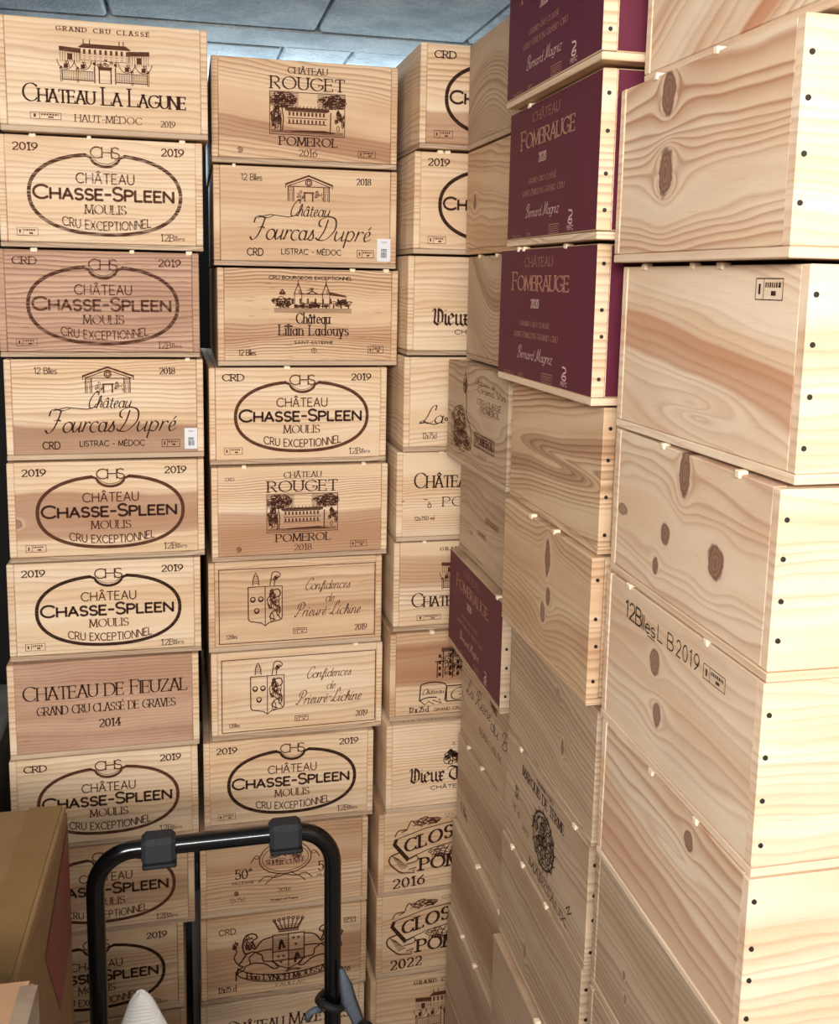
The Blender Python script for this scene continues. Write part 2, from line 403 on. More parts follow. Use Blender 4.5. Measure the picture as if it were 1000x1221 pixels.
class Ink:
    """Collects the flat printed strokes of one crate face; u runs left to right and v bottom to top, both 0..1."""
    def __init__(s, W, H):
        s.W, s.H, s.V, s.F, s.lw = W, H, [], [], 1.0
    def P(s, u, v): return ((u-.5)*s.W, v*s.H)
    def ribbon(s, pts, wf):
        q = [pts[0]]
        for p in pts[1:]:
            if math.hypot(p[0]-q[-1][0], p[1]-q[-1][1]) > 1e-6: q.append(p)
        if len(q) < 2: return
        b = len(s.V); n = len(q)
        for i in range(n):
            a = q[max(i-1, 0)]; c = q[min(i+1, n-1)]
            dx, dz = c[0]-a[0], c[1]-a[1]; l = math.hypot(dx, dz) or 1e-9
            dx /= l; dz /= l
            w = wf(dx, dz)/2
            x, z = q[i]
            if i == 0: x -= dx*w*.5; z -= dz*w*.5
            if i == n-1: x += dx*w*.5; z += dz*w*.5
            s.V += [(x-dz*w, z+dx*w), (x+dz*w, z-dx*w)]
        for i in range(n-1): s.F.append((b+2*i, b+2*i+1, b+2*i+3, b+2*i+2))
    def line(s, pts, w=.9):
        s.ribbon([s.P(*p) for p in pts], lambda a, b: w*.0015*s.lw)
    def lines(s, L, w=.9):
        for l in L: s.line(l, w)
    def fill(s, *pts):
        b = len(s.V); s.V += [s.P(*p) for p in pts]; s.F.append(tuple(range(b, b+len(pts))))
    def rect(s, u0, v0, u1, v1, w=.7):
        s.lines([[(u0,v0),(u1,v0)], [(u1,v0),(u1,v1)], [(u1,v1),(u0,v1)], [(u0,v1),(u0,v0)]], w)
    def block(s, u0, v0, u1, v1): s.fill((u0,v0), (u1,v0), (u1,v1), (u0,v1))
    def ell(s, u, v, ru, rv, a0=0, a1=360, w=.9): s.line(arc(u, v, ru, rv, a0, a1), w)
    def hatch(s, u0, v0, u1, v1, n, w=.5, vertical=False):
        for i in range(n):
            t = (i+.5)/n
            if vertical: s.line([(u0+(u1-u0)*t, v0), (u0+(u1-u0)*t, v1)], w)
            else: s.line([(u0, v0+(v1-v0)*t), (u1, v0+(v1-v0)*t)], w)
    def scrib(s, u, v, ru, rv, n, seed, w=.7):
        g = random.Random(seed)
        for _ in range(n):
            a, q = g.uniform(0, 2*PI), math.sqrt(g.random())
            cu, cv = u+ru*q*math.cos(a), v+rv*q*math.sin(a)
            k = g.uniform(.12, .3)
            s.line(arc(cu, cv, ru*k, rv*k, g.uniform(0, 360), g.uniform(380, 620)), w)
    def stamp(s, u0, v0, u1, v1, seed=1):
        s.rect(u0, v0, u1, v1, .55)
        a = u0+(u1-u0)*.3
        s.line([(a, v0), (a, v1)], .5)
        g = random.Random(seed); h = v1-v0
        s.block(u0+(a-u0)*.35, v0+h*.25, u0+(a-u0)*.6, v1-h*.25)
        x = a+(u1-a)*.08
        while x < u1-.012:
            q = g.uniform(.004, .010); s.block(x, v0+h*.58, x+q, v0+h*.82); x += q+.004
        s.block(a+(u1-a)*.4, v0+h*.2, a+(u1-a)*.65, v0+h*.42)
    def text(s, t, u0, u1, v, h, font='serif', w=.13, thin=.3, nib=12, gap=.20, sc=0.0, slant=0.0, k=0.0, slope=0.0):
        tab = {'script': SCRIPT, 'black': BLACK}.get(font, {})
        items = []; x = 0.0
        for ch in t:
            scale = 1.0; acc = None
            if ch in ACC: ch, acc = ACC[ch]
            if sc and ch.islower(): ch = ch.upper(); scale = sc
            wd, st = tab.get(ch) or G.get(ch) or G['-']
            items.append((x, scale, wd, st, acc, ch))
            g = gap if font != 'script' else (.06 if ch.islower() else .10)
            x += wd*scale + g
        tot = max(x-gap, .05); W, H = s.W, s.H
        sx = (u1-u0)*W/tot; sz = h*H; X0 = (u0-.5)*W
        nb = R(nib)
        if font == 'serif': w = w*1.22
        if font == 'slab': thin = .55
        def wf(dx, dz):
            if font == 'sans': return w*sz
            a = abs(dz*math.cos(nb)-dx*math.sin(nb))
            return w*sz*(thin+(1-thin)*a)
        mid, half = X0+tot*sx/2, tot*sx/2
        def tr(px, py):
            X = X0+px*sx+slant*py*sz
            f = (X-mid)/half
            return (X, v*H+py*sz+(k*f*f+slope*(f+1)/2)*H)
        serif = font in ('serif', 'slab')
        for (gx, scale, wd, st, acc, ch) in items:
            st = [list(q) for q in st]
            top = .62 if ch.islower() else 1.0
            if acc == 'g': st.append([(wd*.42, top+.10), (wd*.66, top+.28)])
            if acc == 'b': st.append([(wd*.62, top+.10), (wd*.36, top+.28)])
            if acc == 'c': st += [[(wd*.24, top+.10), (wd*.5, top+.26)], [(wd*.5, top+.26), (wd*.76, top+.10)]]
            ends = [q[i] for q in st for i in (0, -1)]
            for q in st:
                yl = scale*(.72 if font == 'script' and ch.islower() else 1.0)
                s.ribbon([tr(gx+a*scale, b*yl) for a, b in q], wf)
                if not serif or acc and q[0][1] > top: continue
                closed = math.hypot(q[0][0]-q[-1][0], q[0][1]-q[-1][1]) < .02
                if closed: continue
                for e, f in ((q[0], q[1]), (q[-1], q[-2])):
                    dx, dy = e[0]-f[0], e[1]-f[1]; l = math.hypot(dx, dy) or 1
                    joint = sum(1 for z in ends if abs(z[0]-e[0])+abs(z[1]-e[1]) < .03) > 1
                    ts = w*(.5 if font == 'serif' else .75)*sz
                    lx = (w*1.05+.015)*sz/sx
                    if abs(dy)/l > .9 and (len(q) == 2 or abs(dx) < 1e-4) and min(abs(e[1]-z) for z in (0, 1, .62, 1.05, -.32)) < .03:
                        c = gx+e[0]*scale
                        s.ribbon([tr(c-lx*scale, e[1]*scale), tr(c+lx*scale, e[1]*scale)], lambda a, b: ts)
                    elif abs(dy)/l > .8 and not joint and len(q) == 2:
                        c = gx+e[0]*scale
                        s.ribbon([tr(c-lx*scale, e[1]*scale), tr(c+lx*scale, e[1]*scale)], lambda a, b: ts)
                    elif not joint and len(q) == 2 and abs(dx)/l > .9:
                        ly = .11*(1 if e[1] < .1 else -1 if e[1] > .9 else 0)
                        a, b = (e[1], e[1]+ly*1.6) if ly else (e[1]-.08, e[1]+.08)
                        s.ribbon([tr(gx+e[0]*scale, a*scale), tr(gx+e[0]*scale, b*scale)], lambda a, b: w*.55*sz)
                    elif not joint and ch in 'CGS':
                        s.ribbon([tr(gx+e[0]*scale, (e[1]-.02)*scale), tr(gx+e[0]*scale, (e[1]+.07)*scale)], lambda a, b: w*.5*sz)
    def build(s, name, mat, parent, y=-.0006):
        if not s.F: return None
        me = bpy.data.meshes.new(name)
        me.from_pydata([(x, y, z) for x, z in s.V], [], s.F)
        me.materials.append(mat)
        o = bpy.data.objects.new(name, me); COL.objects.link(o); o.parent = parent
        return o
# ------------------------------------------------------------------ what is branded on each crate
def d_oval(left='2019', right='2019', stamp=True, bottles=True, dy=0.0, frame_w=4.0, main='ink', second='brown', names='ink'):
    def f(I):
        k = I(main); b = I(second); n = I(names)
        a, c, cu, cv = .372, .362, .515, .492
        def oval(t):
            x, y = math.cos(R(t)), math.sin(R(t))
            return (cu+a*math.copysign(abs(x)**.86, x), cv+c*math.copysign(abs(y)**.90, y))
        t0 = 78
        pts = [oval(t0-(360-2*(90-t0))*i/90) for i in range(91)]
        dip = [pts[-1]] + arc(cu, .845, .072, .098, 190, 350) + [pts[0]]
        k.line(pts, frame_w); k.line(dip, frame_w*.8)
        b.line(arc(cu, .855, .062, .082, 200, 340), .7)
        b.text('CHS', cu-.070, cu+.070, .825, .098, 'sans', w=.125, gap=.02)
        b.text('CHÂTEAU', .372, .655, .595, .088, 'sans', w=.135)
        n.text('Chasse-Spleen', .165, .850, .445, .118, 'sans', w=.195, sc=.80, gap=.15)
        b.text('MOULIS', .412, .612, .318, .080, 'serif', w=.13)
        b.text('CRU EXCEPTIONNEL', .300, .735, .170, .078, 'sans', w=.135, k=.042)
        if left: n.text(left, .075, .19, .868, .066, 'slab', w=.20)
        if right: n.text(right, .795, .905, .868, .066, 'slab', w=.20)
        if stamp: b.stamp(.08, .105, .18, .175, 3)
        if bottles:
            n.text('12B', .785, .850, .085, .062, 'slab', w=.13)
            n.text('lles', .856, .905, .092, .040, 'serif', w=.15)
    return f

def manor(k, seed=1):
    """gated manor house"""
    x0, x1, y0 = .29, .715, .46
    k.fill((.372,.765), (.628,.765), (.60,.80), (.40,.80))
    for u in (.40, .43, .57, .59): k.line([(u,.80), (u,.835)], 1.0)
    k.rect(.385, .655, .615, .765, .6)
    for i in range(9):
        u = .398+i*.0255
        k.block(u, .71, u+.011, .752); k.hatch(u, .66, u+.012, .70, 2, .5)
    for s in (1, -1):
        e = .5+s*.215; g = .5+s*.115
        k.fill((e,.725), (g,.715), (g,.755), (e,.765))
        k.hatch(min(e,g), .635, max(e,g), .72, 9, .5, True)
        k.block(.5+s*.165-.012, .65, .5+s*.165+.012, .705)
        for c in (.185, .105):
            k.line(arc(.5+s*c, .665, .042, .10, 190, 350), .8)
            k.block(.5+s*c-.010, .575, .5+s*c+.010, .615); k.scrib(.5+s*c, .60, .018, .04, 5, 3)
        for (a, b) in ((.055, .13), (.13, .205)):
            p, q = sorted((.5+s*a, .5+s*b))
            k.hatch(p, .475, q, .555, 9, .55, True); k.line([(p,.555), (q,.555)], .7); k.line([(p,.475), (q,.475)], .9)
        for a in (.13, .207):
            k.hatch(.5+s*a-.007, .455, .5+s*a+.007, .575, 2, .7, True); k.scrib(.5+s*a, .585, .008, .025, 4, 5, .9)
        for a in (.028, .050): k.line([(.5+s*a, y0), (.5+s*a, .60)], 1.3)
        k.scrib(.5+s*.05, .62, .012, .03, 5, 7, .9)
    k.fill((.47,.575), (.53,.575), (.535,.605), (.465,.605)); k.scrib(.5, .63, .035, .035, 10, 8, .8)
    k.line([(.47,.46), (.53,.46)], .5)

def d_manor(year='2019'):
    def f(I):
        k = I('ink'); b = I('brown')
        b.text('GRAND CRU CLASSÉ', .275, .715, .90, .036, 'serif', w=.22, gap=.55)
        manor(b)
        k.text('Chateau La Lagune', .112, .888, .268, .155, 'serif', w=.10, sc=.72, gap=.10, thin=.35)
        b.text('HAUT-MÉDOC', .352, .672, .108, .062, 'serif', w=.12)
        b.text(year, .765, .835, .098, .056, 'serif', w=.12)
        b.stamp(.142, .115, .285, .172, 5)
    return f

def d_pediment(tick=True, main='ink'):
    def f(I):
        k = I(main); b = I('brown')
        k.lw = b.lw = 1.3
        c = .510
        b.lines([[(.385,.835), (c,.925)], [(c,.925), (.640,.835)]], 1.6)
        b.lines([[(.395,.815), (c,.897)], [(c,.897), (.630,.815)], [(.395,.815), (.630,.815)], [(.385,.835), (.385,.80)], [(.64,.835), (.64,.80)]], .8)
        b.ell(c, .855, .017, .03, w=1.0); b.ell(c, .855, .009, .016, w=.8)
        for u in (.398, .428, .592, .622): b.line([(u,.67), (u,.815)], .9)
        b.hatch(.400, .76, .426, .81, 3, .5); b.hatch(.594, .76, .620, .81, 3, .5)
        b.lines([[(.488,.67), (.488,.75)], [(.532,.67), (.532,.75)], [(.483,.755), (.537,.755)]], 1.3)
        b.scrib(.458, .72, .022, .05, 9, 2, .6); b.scrib(.562, .72, .022, .05, 9, 4, .6)
        b.hatch(.40, .67, .426, .755, 2, .6, True); b.hatch(.594, .67, .62, .755, 2, .6, True)
        k.text('Château', .405, .615, .515, .165, 'script', w=.075, thin=.4, nib=25, slant=.28)
        k.text('Fourcas', .200, .520, .272, .235, 'script', w=.075, thin=.3, nib=25, slant=.26)
        k.text('Dupré', .545, .835, .272, .235, 'script', w=.075, thin=.3, nib=25, slant=.26)
        k.line([(.235,.49), (.30,.525), (.40,.505), (.455,.53)], .8)
        k.text('12 Blles', .148, .258, .86, .062, 'sans', w=.11, gap=.12)
        k.text('2018', .775, .852, .855, .062, 'serif', w=.15)
        k.text('CRD', .178, .262, .108, .072, 'sans', w=.15)
        k.text('LISTRAC - MÉDOC', .362, .690, .128, .056, 'sans', w=.15)
        b.stamp(.780, .11, .872, .185, 6)
    return f

def d_trees(year, corner=None, main='ink'):
    def f(I):
        k = I(main); b = I('brown')
        k.text('CHÂTEAU', .402, .612, .878, .058, 'serif', w=.14)
        k.text('ROUGET', .312, .705, .728, .115, 'serif', w=.125)
        x0, x1, y0, y1 = .305, .708, .292, .700
        b.rect(x0, y0, x1, y1, .9)
        b.scrib(.375, .62, .065, .065, 60, 1, .9); b.scrib(.64, .62, .065, .065, 60, 2, .9)
        b.hatch(x0+.004, .555, .458, .695, 11, .55); b.hatch(.560, .555, x1-.004, .695, 11, .55)
        b.lines([[(.40,.520), (.61,.520)], [(.385,.54), (.625,.54)], [(.40,.40), (.61,.40)], [(.40,.455), (.61,.455)]], .9)
        b.hatch(.388, .522, .622, .556, 4, .9)
        for i in range(10):
            u = .405+i*.0205
            b.block(u, .475, u+.010, .512); b.block(u, .405, u+.009, .44)
            b.line([(u+.014,.535), (u+.020,.57)], .8)
        b.scrib(.335, .45, .026, .10, 46, 3, .9); b.scrib(.68, .45, .024, .09, 36, 4, .8)
        b.lines([[(.372,.33), (.378,.45), (.37,.54)], [(.362,.32), (.366,.45)], [(.63,.32), (.632,.52)]], 1.4)
        b.hatch(.312, .305, .70, .335, 3, .7); b.fill((.44,.335), (.60,.345), (.66,.322), (.40,.318))
        k.text('POMEROL', .358, .668, .190, .080, 'serif', w=.15)
        b.text(year, .462, .558, .088, .066, 'serif', w=.12)
        b.stamp(.785, .10, .880, .165, 7)
        b.ell(.148, .125, .013, .024, -140, 170, 1.0); b.ell(.148, .125, .005, .01, w=.9)
        if corner: b.text(corner, .075, .125, .86, .032, 'sans', w=.15)
    return f

def d_spires(I):
    k = I('ink'); b = I('brown')
    k.lw = b.lw = 1.15
    k.text('CRU BOURGEOIS EXCEPTIONNEL', .278, .738, .895, .032, 'sans', w=.22, gap=.18)
    for u in (.437, .592):
        b.lines([[(u-.022,.745), (u,.855)], [(u,.855), (u+.022,.745)], [(u,.83), (u,.885)]], 1.0)
        b.hatch(u+.002, .745, u+.018, .79, 4, .6)
        b.lines([[(u-.02,.745), (u-.02,.60)], [(u+.02,.745), (u+.02,.60)], [(u-.024,.745), (u+.024,.745)]], .8)
    b.lines([[(.335,.745), (.35,.79)], [(.35,.79), (.366,.745)]], 1.3); b.hatch(.338, .735, .364, .765, 4, .8)
    b.lines([[(.45,.745), (.58,.745)], [(.485,.745), (.515,.775)], [(.515,.775), (.545,.745)]], 1.2)
    b.fill((.615,.77), (.70,.735), (.71,.715), (.61,.735)); b.scrib(.51, .80, .03, .03, 8, 5, .4)
    for i in range(10):
        u = .318+i*.042; b.block(u, .645, u+.010, .70); b.block(u+.018, .60, u+.027, .64)
    b.scrib(.35, .66, .055, .05, 40, 6, .8); b.scrib(.68, .65, .05, .04, 30, 7, .8); b.scrib(.51, .63, .09, .03, 36, 8, .7)
    b.hatch(.305, .55, .735, .60, 5, .45)
    k.text('Château', .428, .612, .442, .105, 'serif', w=.12)
    k.text('Lilian Ladouys', .333, .718, .318, .108, 'serif', w=.11, gap=.22)
    k.text('SAINT-ESTÈPHE', .418, .632, .228, .028, 'sans', w=.22, gap=.25)
    b.ell(.526, .158, .014, .027, w=.6); b.lines([[(.514,.158), (.538,.158)], [(.526,.135), (.526,.181)]], .5)
    k.text('12 Blles', .112, .205, .105, .060, 'sans', w=.12, gap=.12)
    b.stamp(.832, .132, .918, .205, 8)

def d_shield(I):
    k = I('brown'); b = I('brown')
    k.lw = b.lw = 1.4
    k.rect(.058, .085, .958, .918, .8)
    b.line([(.222,.71), (.222,.36)] + arc(.245, .36, .023, .04, 180, 270) + [(.295,.30), (.318,.265), (.34,.30), (.392,.32)] + arc(.392, .36, .023, .04, 270, 360) + [(.415,.71), (.222,.71)], 1.0)
    b.line([(.318,.71), (.318,.275)], .8)
    for (u, v) in ((.248,.57), (.293,.57), (.270,.44)):
        b.ell(u, v, .013, .026, w=1.0); b.ell(u, v-.008, .009, .018, 180, 360, 1.6)
    b.line(spl((.345,.66), (.395,.67), (.40,.60), (.35,.56), (.375,.50), (.40,.46), (.36,.42), (.345,.36), (.375,.33)), 1.2)
    b.line(spl((.355,.62), (.33,.56), (.345,.48), (.375,.44), (.39,.38), (.405,.34)), .9)
    b.scrib(.367, .50, .035, .16, 26, 4, .7)
    b.line([(.248,.73), (.25,.80), (.258,.84), (.264,.87), (.272,.84), (.28,.80), (.282,.73)], .9); b.hatch(.252, .74, .278, .84, 5, .5)
    b.line(spl((.345,.72), (.352,.80), (.36,.86), (.385,.87), (.405,.83), (.375,.78), (.37,.72)), .9); b.scrib(.375, .81, .022, .05, 10, 5, .6)
    k.text('Confidences', .545, .800, .645, .130, 'script', w=.075, thin=.4, nib=25, slant=.3)
    k.text('de', .665, .708, .500, .125, 'script', w=.075, thin=.4, nib=25, slant=.3)
    k.text('Prieuré-Lichine', .488, .862, .345, .155, 'script', w=.075, thin=.4, nib=25, slant=.3)
    k.text('2019', .842, .912, .150, .066, 'serif', w=.13)
    b.stamp(.480, .155, .556, .215, 9); b.text('12Blles', .098, .158, .14, .045, 'sans', w=.12)

def d_capitals(I):
    k = I('ink')
    k.text('Chateau de Fieuzal', .078, .935, .615, .150, 'serif', w=.095, sc=.88, gap=.12)
    k.text('GRAND CRU CLASSÉ DE GRAVES', .145, .870, .452, .088, 'serif', w=.11, gap=.14)
    k.text('2014', .465, .575, .285, .082, 'serif', w=.15)

def d_wreath(I):
    k = I('ink'); b = I('brown')
    k.lw = b.lw = 1.35
    c = .500
    b.ell(c, .62, .155, .185, 150, 390, 1.2); b.ell(c, .62, .138, .155, w=.7); b.ell(c, .62, .155, .20, 30, 150, 1.0)
    b.text('SUPER CUVÉE', c-.115, c+.115, .545, .055, 'serif', w=.16, k=.02)
    b.scrib(c, .66, .09, .06, 40, 4, .7)
    for s in (1, -1):
        b.line(spl((c, .43), (c+s*.06, .40), (c+s*.12, .42), (c+s*.16, .36)), 1.0)
        b.line(spl((c+s*.03, .45), (c+s*.09, .38), (c+s*.12, .33)), .9)
        b.ell(c+s*.17, .66, .012, .02, w=.8); b.line([(c+s*.205,.60), (c+s*.185,.66)], 1.0)
    k.text('50°', .205, .300, .425, .110, 'serif', w=.12); k.text('50°', .700, .795, .425, .110, 'serif', w=.12)
    b.text('MILLÉSIME', .185, .312, .362, .026, 'sans', w=.2); b.text('MILLÉSIME', .690, .815, .362, .026, 'sans', w=.2)
    b.ell(.208, .255, .012, .022, -140, 170, 1.0); b.ell(.208, .255, .005, .01, w=.9)
    b.text('12x75cl', .172, .255, .155, .048, 'sans', w=.10)
    k.text('2016', .455, .530, .225, .040, 'serif', w=.16)
    k.text('Product of France', .415, .575, .118, .026, 'sans', w=.2)

def d_lions(I):
    k = I('ink'); b = I('brown')
    k.lw = b.lw = 1.55
    c = .520
    k.rect(c-.095, .42, c+.095, .735, 1.0)
    k.line([(c-.095,.42), (c-.07,.36), (c,.31), (c+.07,.36), (c+.095,.42)], 1.0)
    k.lines([[(c,.31), (c,.735)], [(c-.095,.53), (c+.095,.53)]], .9)
    b.hatch(c-.093, .535, c-.002, .73, 9, .5); b.hatch(c+.002, .40, c+.093, .525, 7, .5)
    k.line(spl((c-.055,.56), (c-.045,.66), (c-.035,.62), (c-.025,.57)), 2.2); k.line(spl((c+.04,.38), (c+.05,.48), (c+.065,.44)), 2.2)
    for (u, v) in ((.03,.68), (.06,.68), (.045,.60), (-.06,.47), (-.03,.47), (-.045,.40)): k.fill((c+u-.012,v+.01), (c+u+.012,v+.01), (c+u,v-.02))
    b.line([(c-.085,.90), (c-.06,.80), (c+.06,.80), (c+.085,.90)], 1.2); b.line([(c-.06,.775), (c+.06,.775)], 1.2)
    for i in range(7):
        u = c-.085+i*.0283; b.ell(u, .915-(abs(i-3)*.006)+.015, .008, .014, w=.9)
        b.line([(u,.91), (c-.055+i*.018,.81)], .9)
    b.hatch(c-.06, .78, c+.06, .86, 4, .5)
    for s in (1, -1):
        q = lambda *p: spl(*[(c+s*a, v) for a, v in p])
        k.line(q((-.10,.72), (-.16,.69), (-.20,.60), (-.215,.62), (-.24,.60)), 1.2)
        k.line(q((-.10,.57), (-.15,.57), (-.19,.56), (-.215,.57)), 1.2)
        k.line(q((-.215,.57), (-.26,.56), (-.275,.66), (-.26,.76), (-.225,.79), (-.195,.77), (-.19,.73), (-.215,.70), (-.20,.62)), 1.3)
        b.scrib(c-s*.24, .68, .028, .08, 26, 6, .8)
        k.line(q((-.25,.56), (-.285,.46), (-.30,.43), (-.275,.40), (-.31,.35), (-.315,.24)), 1.3)
        k.line(q((-.20,.56), (-.235,.50), (-.23,.43), (-.26,.40), (-.27,.36), (-.305,.33)), 1.1)
        k.line(q((-.19,.55), (-.16,.51), (-.15,.44), (-.10,.42), (-.06,.35), (-.09,.33), (-.14,.40), (-.20,.43), (-.23,.42)), 1.2)
        b.line(q((-.305,.44), (-.325,.52), (-.31,.60), (-.33,.68), (-.30,.70)), 1.2); b.scrib(c-s*.318, .66, .014, .05, 10, 8, .8)
    b.scrib(c, .29, .07, .02, 8, 3, .5)
    for dv in (0, .085): k.line([(c+.32*math.sin(R(t)), .165+dv+.10*(1-math.cos(R(t)))*2.0) for t in range(-72, 73, 8)], 1.0)
    k.line([(c-.304,.305), (c-.318,.34), (c-.295,.37)], 1.0)
    k.lines([[(c-.304,.305), (c-.304,.39)], [(c+.304,.305), (c+.304,.39)]], 1.0)
    k.text('Hau LYNCH MOUSSAS', c-.25, c+.25, .178, .062, 'serif', w=.2, k=.075)
    b.text('PAUILLAC', c-.075, c+.105, .105, .036, 'serif', w=.16)
    k.text('CRD', .108, .205, .815, .066, 'sans', w=.14)
    k.text('2016', .815, .900, .180, .055, 'sans', w=.17); b.stamp(.86, .78, .93, .84, 3)
    k.text('12x75 cl', .10, .205, .115, .066, 'serif', w=.13)

def d_maze(I):
    I('ink').text('Château Mazeyres', .155, .90, .655, .135, 'serif', w=.10, sc=.80, gap=.12)

def d_gothic(emblem, base=.315):
    def f(I):
        k = I('ink'); b = I('brown')
        k.text('Vieux', .145, .352, base, .160, 'black', w=.16, thin=.2, nib=40, gap=.05)
        k.text('T', .375, .475, base, .160, 'black', w=.16, thin=.2, nib=40)
        k.text('CHÂTEAUNEUF', .272, .62, base-.095, .042, 'sans', w=.18, gap=.2)
        if emblem:
            k.scrib(.405, .60, .045, .075, 46, 4, 1.2); k.ell(.37, .57, .02, .05, w=1.2); k.line([(.40,.74), (.41,.77), (.415,.73)], 1.0)
    return f

def d_flourish(I):
    k = I('ink')
    k.text('La', .095, .215, .300, .185, 'script', w=.075, thin=.35, nib=25, slant=.3)
    k.line(spl((.09,.30), (.13,.31), (.18,.29), (.225,.32)), 1.2); k.ell(.247, .345, .008, .014, w=1.4)
    I('brown').text('12x75cl', .112, .192, .135, .066, 'sans', w=.10)

def d_pomerol(I):
    k = I('ink')
    k.text('Château', .105, .46, .600, .165, 'serif', w=.10, sc=.78, gap=.12)
    k.text('POMEROL', .275, .72, .385, .105, 'serif', w=.10)
    k.ell(.195, .395, .010, .020, w=1.0); k.line([(.185,.42), (.192,.44), (.20,.42)], .9)
    k.text('12x750 ml', .108, .225, .235, .042, 'sans', w=.15)
    k.lines([[(.03,.45), (.045,.46)], [(.16,.47), (.185,.465)]], .9)

def d_tower(I):
    k = I('ink'); b = I('ink')
    b.lines([[(.285,.47), (.285,.66)], [(.32,.47), (.32,.78)], [(.38,.47), (.38,.80)], [(.45,.47), (.45,.80)], [(.27,.66), (.325,.66)], [(.31,.79), (.46,.79)]], 1.3)
    b.hatch(.31, .77, .46, .82, 4, 1.0)
    for i in range(3):
        for j in range(4): b.block(.292+i*.045+(.02 if i else 0), .49+j*.07, .308+i*.045+(.02 if i else 0), .53+j*.07)
    b.scrib(.38, .63, .07, .15, 40, 3, .7)
    k.line([(.185,.36)] + arc(.26, .37, .085, .055, 150, 30) + [(.345,.37), (.335,.20)], 1.6)
    k.line([(.185,.36), (.180,.22)] + arc(.25, .20, .07, .05, 160, 60), 1.6)
    k.line([(.18,.22), (.215,.165), (.235,.205), (.27,.165), (.262,.215), (.315,.175), (.30,.225)], 1.3)
    k.text('Château', .195, .325, .285, .062, 'script', w=.13, thin=.4, nib=25, slant=.3, slope=.01)
    k.rect(.345, .19, .68, .37, 1.6); k.text('Gloria', .365, .62, .205, .135, 'script', w=.10, thin=.4, nib=25, slant=.3)
    k.text('12 x 75 cl', .120, .235, .085, .060, 'serif', w=.15, gap=.12)
    k.text('GRAND CRU CLASSÉ', .270, .56, .088, .030, 'sans', w=.22, gap=.25)

def d_banner(year):
    def f(I):
        k = I('ink'); b = I('brown')
        k.lw = b.lw = 1.2
        k.line([(.10,.68), (.30,.79), (.46,.835), (.62,.845)], 1.0)
        k.line([(.19,.44), (.32,.53), (.47,.585), (.62,.60)], 1.0)
        k.fill((.10,.69), (.085,.62), (.175,.40), (.195,.43), (.11,.63), (.12,.68))
        k.text('CLOS', .165, .455, .515, .150, 'serif', w=.19, slope=.135, gap=.25)
        b.line(spl((.13,.52), (.075,.48), (.07,.40), (.12,.30), (.15,.265)), 1.8)
        b.line([(.15,.265), (.225,.255), (.215,.285), (.235,.32), (.19,.30)], 1.3)
        b.line(spl((.195,.43), (.235,.46), (.24,.40), (.175,.37)), 1.2)
        for i in range(9): b.line([(.082+i*.007,.49-i*.022), (.125+i*.007,.44-i*.012)], .8)
        b.line(spl((.10,.72), (.12,.78), (.17,.79), (.14,.76)), 1.3); b.line(spl((.17,.78), (.20,.89), (.23,.84), (.25,.90), (.30,.92), (.27,.86)), 1.2)
        b.line(spl((.28,.83), (.33,.90), (.38,.89), (.36,.85), (.30,.83)), 1.1); b.scrib(.27, .86, .09, .045, 18, 3, .8)
        b.text('D E L', .41, .58, .895, .040, 'script', w=.16)
        b.scrib(.40, .475, .085, .06, 26, 6, .9)
        for s in range(5): b.line(spl((.33+s*.035,.42), (.35+s*.035,.50), (.37+s*.035,.555)), 1.0)
        k.text('POMEROL', .262, .80, .275, .145, 'serif', w=.19, slope=.05, gap=.2)
        k.text(year, .095, .285, .085, .110, 'serif', w=.17, slope=.02, gap=.28)
    return f

# side stacks
def d_maroon(I):
    k = I('gold'); p = I('silver')
    k.text('CHÂTEAU', .300, .600, .870, .062, 'serif', w=.10)
    k.text('Fombrauge', .165, .765, .700, .128, 'serif', w=.15, sc=.80, gap=.10)
    p.text('2020', .385, .470, .575, .062, 'serif', w=.15)
    k.text('GRAND CRU CLASSÉ', .265, .590, .440, .034, 'serif', w=.15)
    k.text('SAINT-ÉMILION GRAND CRU', .195, .680, .355, .038, 'serif', w=.14)
    p.text('Bernard Magrez', .245, .620, .200, .090, 'script', w=.09, thin=.4, nib=25, slant=.35)
    k.text('12x75 cl', .085, .200, .058, .022, 'sans', w=.2); k.text('CRD', .265, .320, .055, .030, 'sans', w=.15)
    k.rect(.530, .065, .635, .125, .6); k.hatch(.54, .075, .625, .115, 3, .5)
    p.line(spl((.735,.20), (.765,.195), (.77,.17), (.745,.155), (.735,.125), (.765,.115), (.77,.14), (.74,.14)), 1.5)
    p.text('PEFC', .725, .785, .075, .026, 'sans', w=.18)

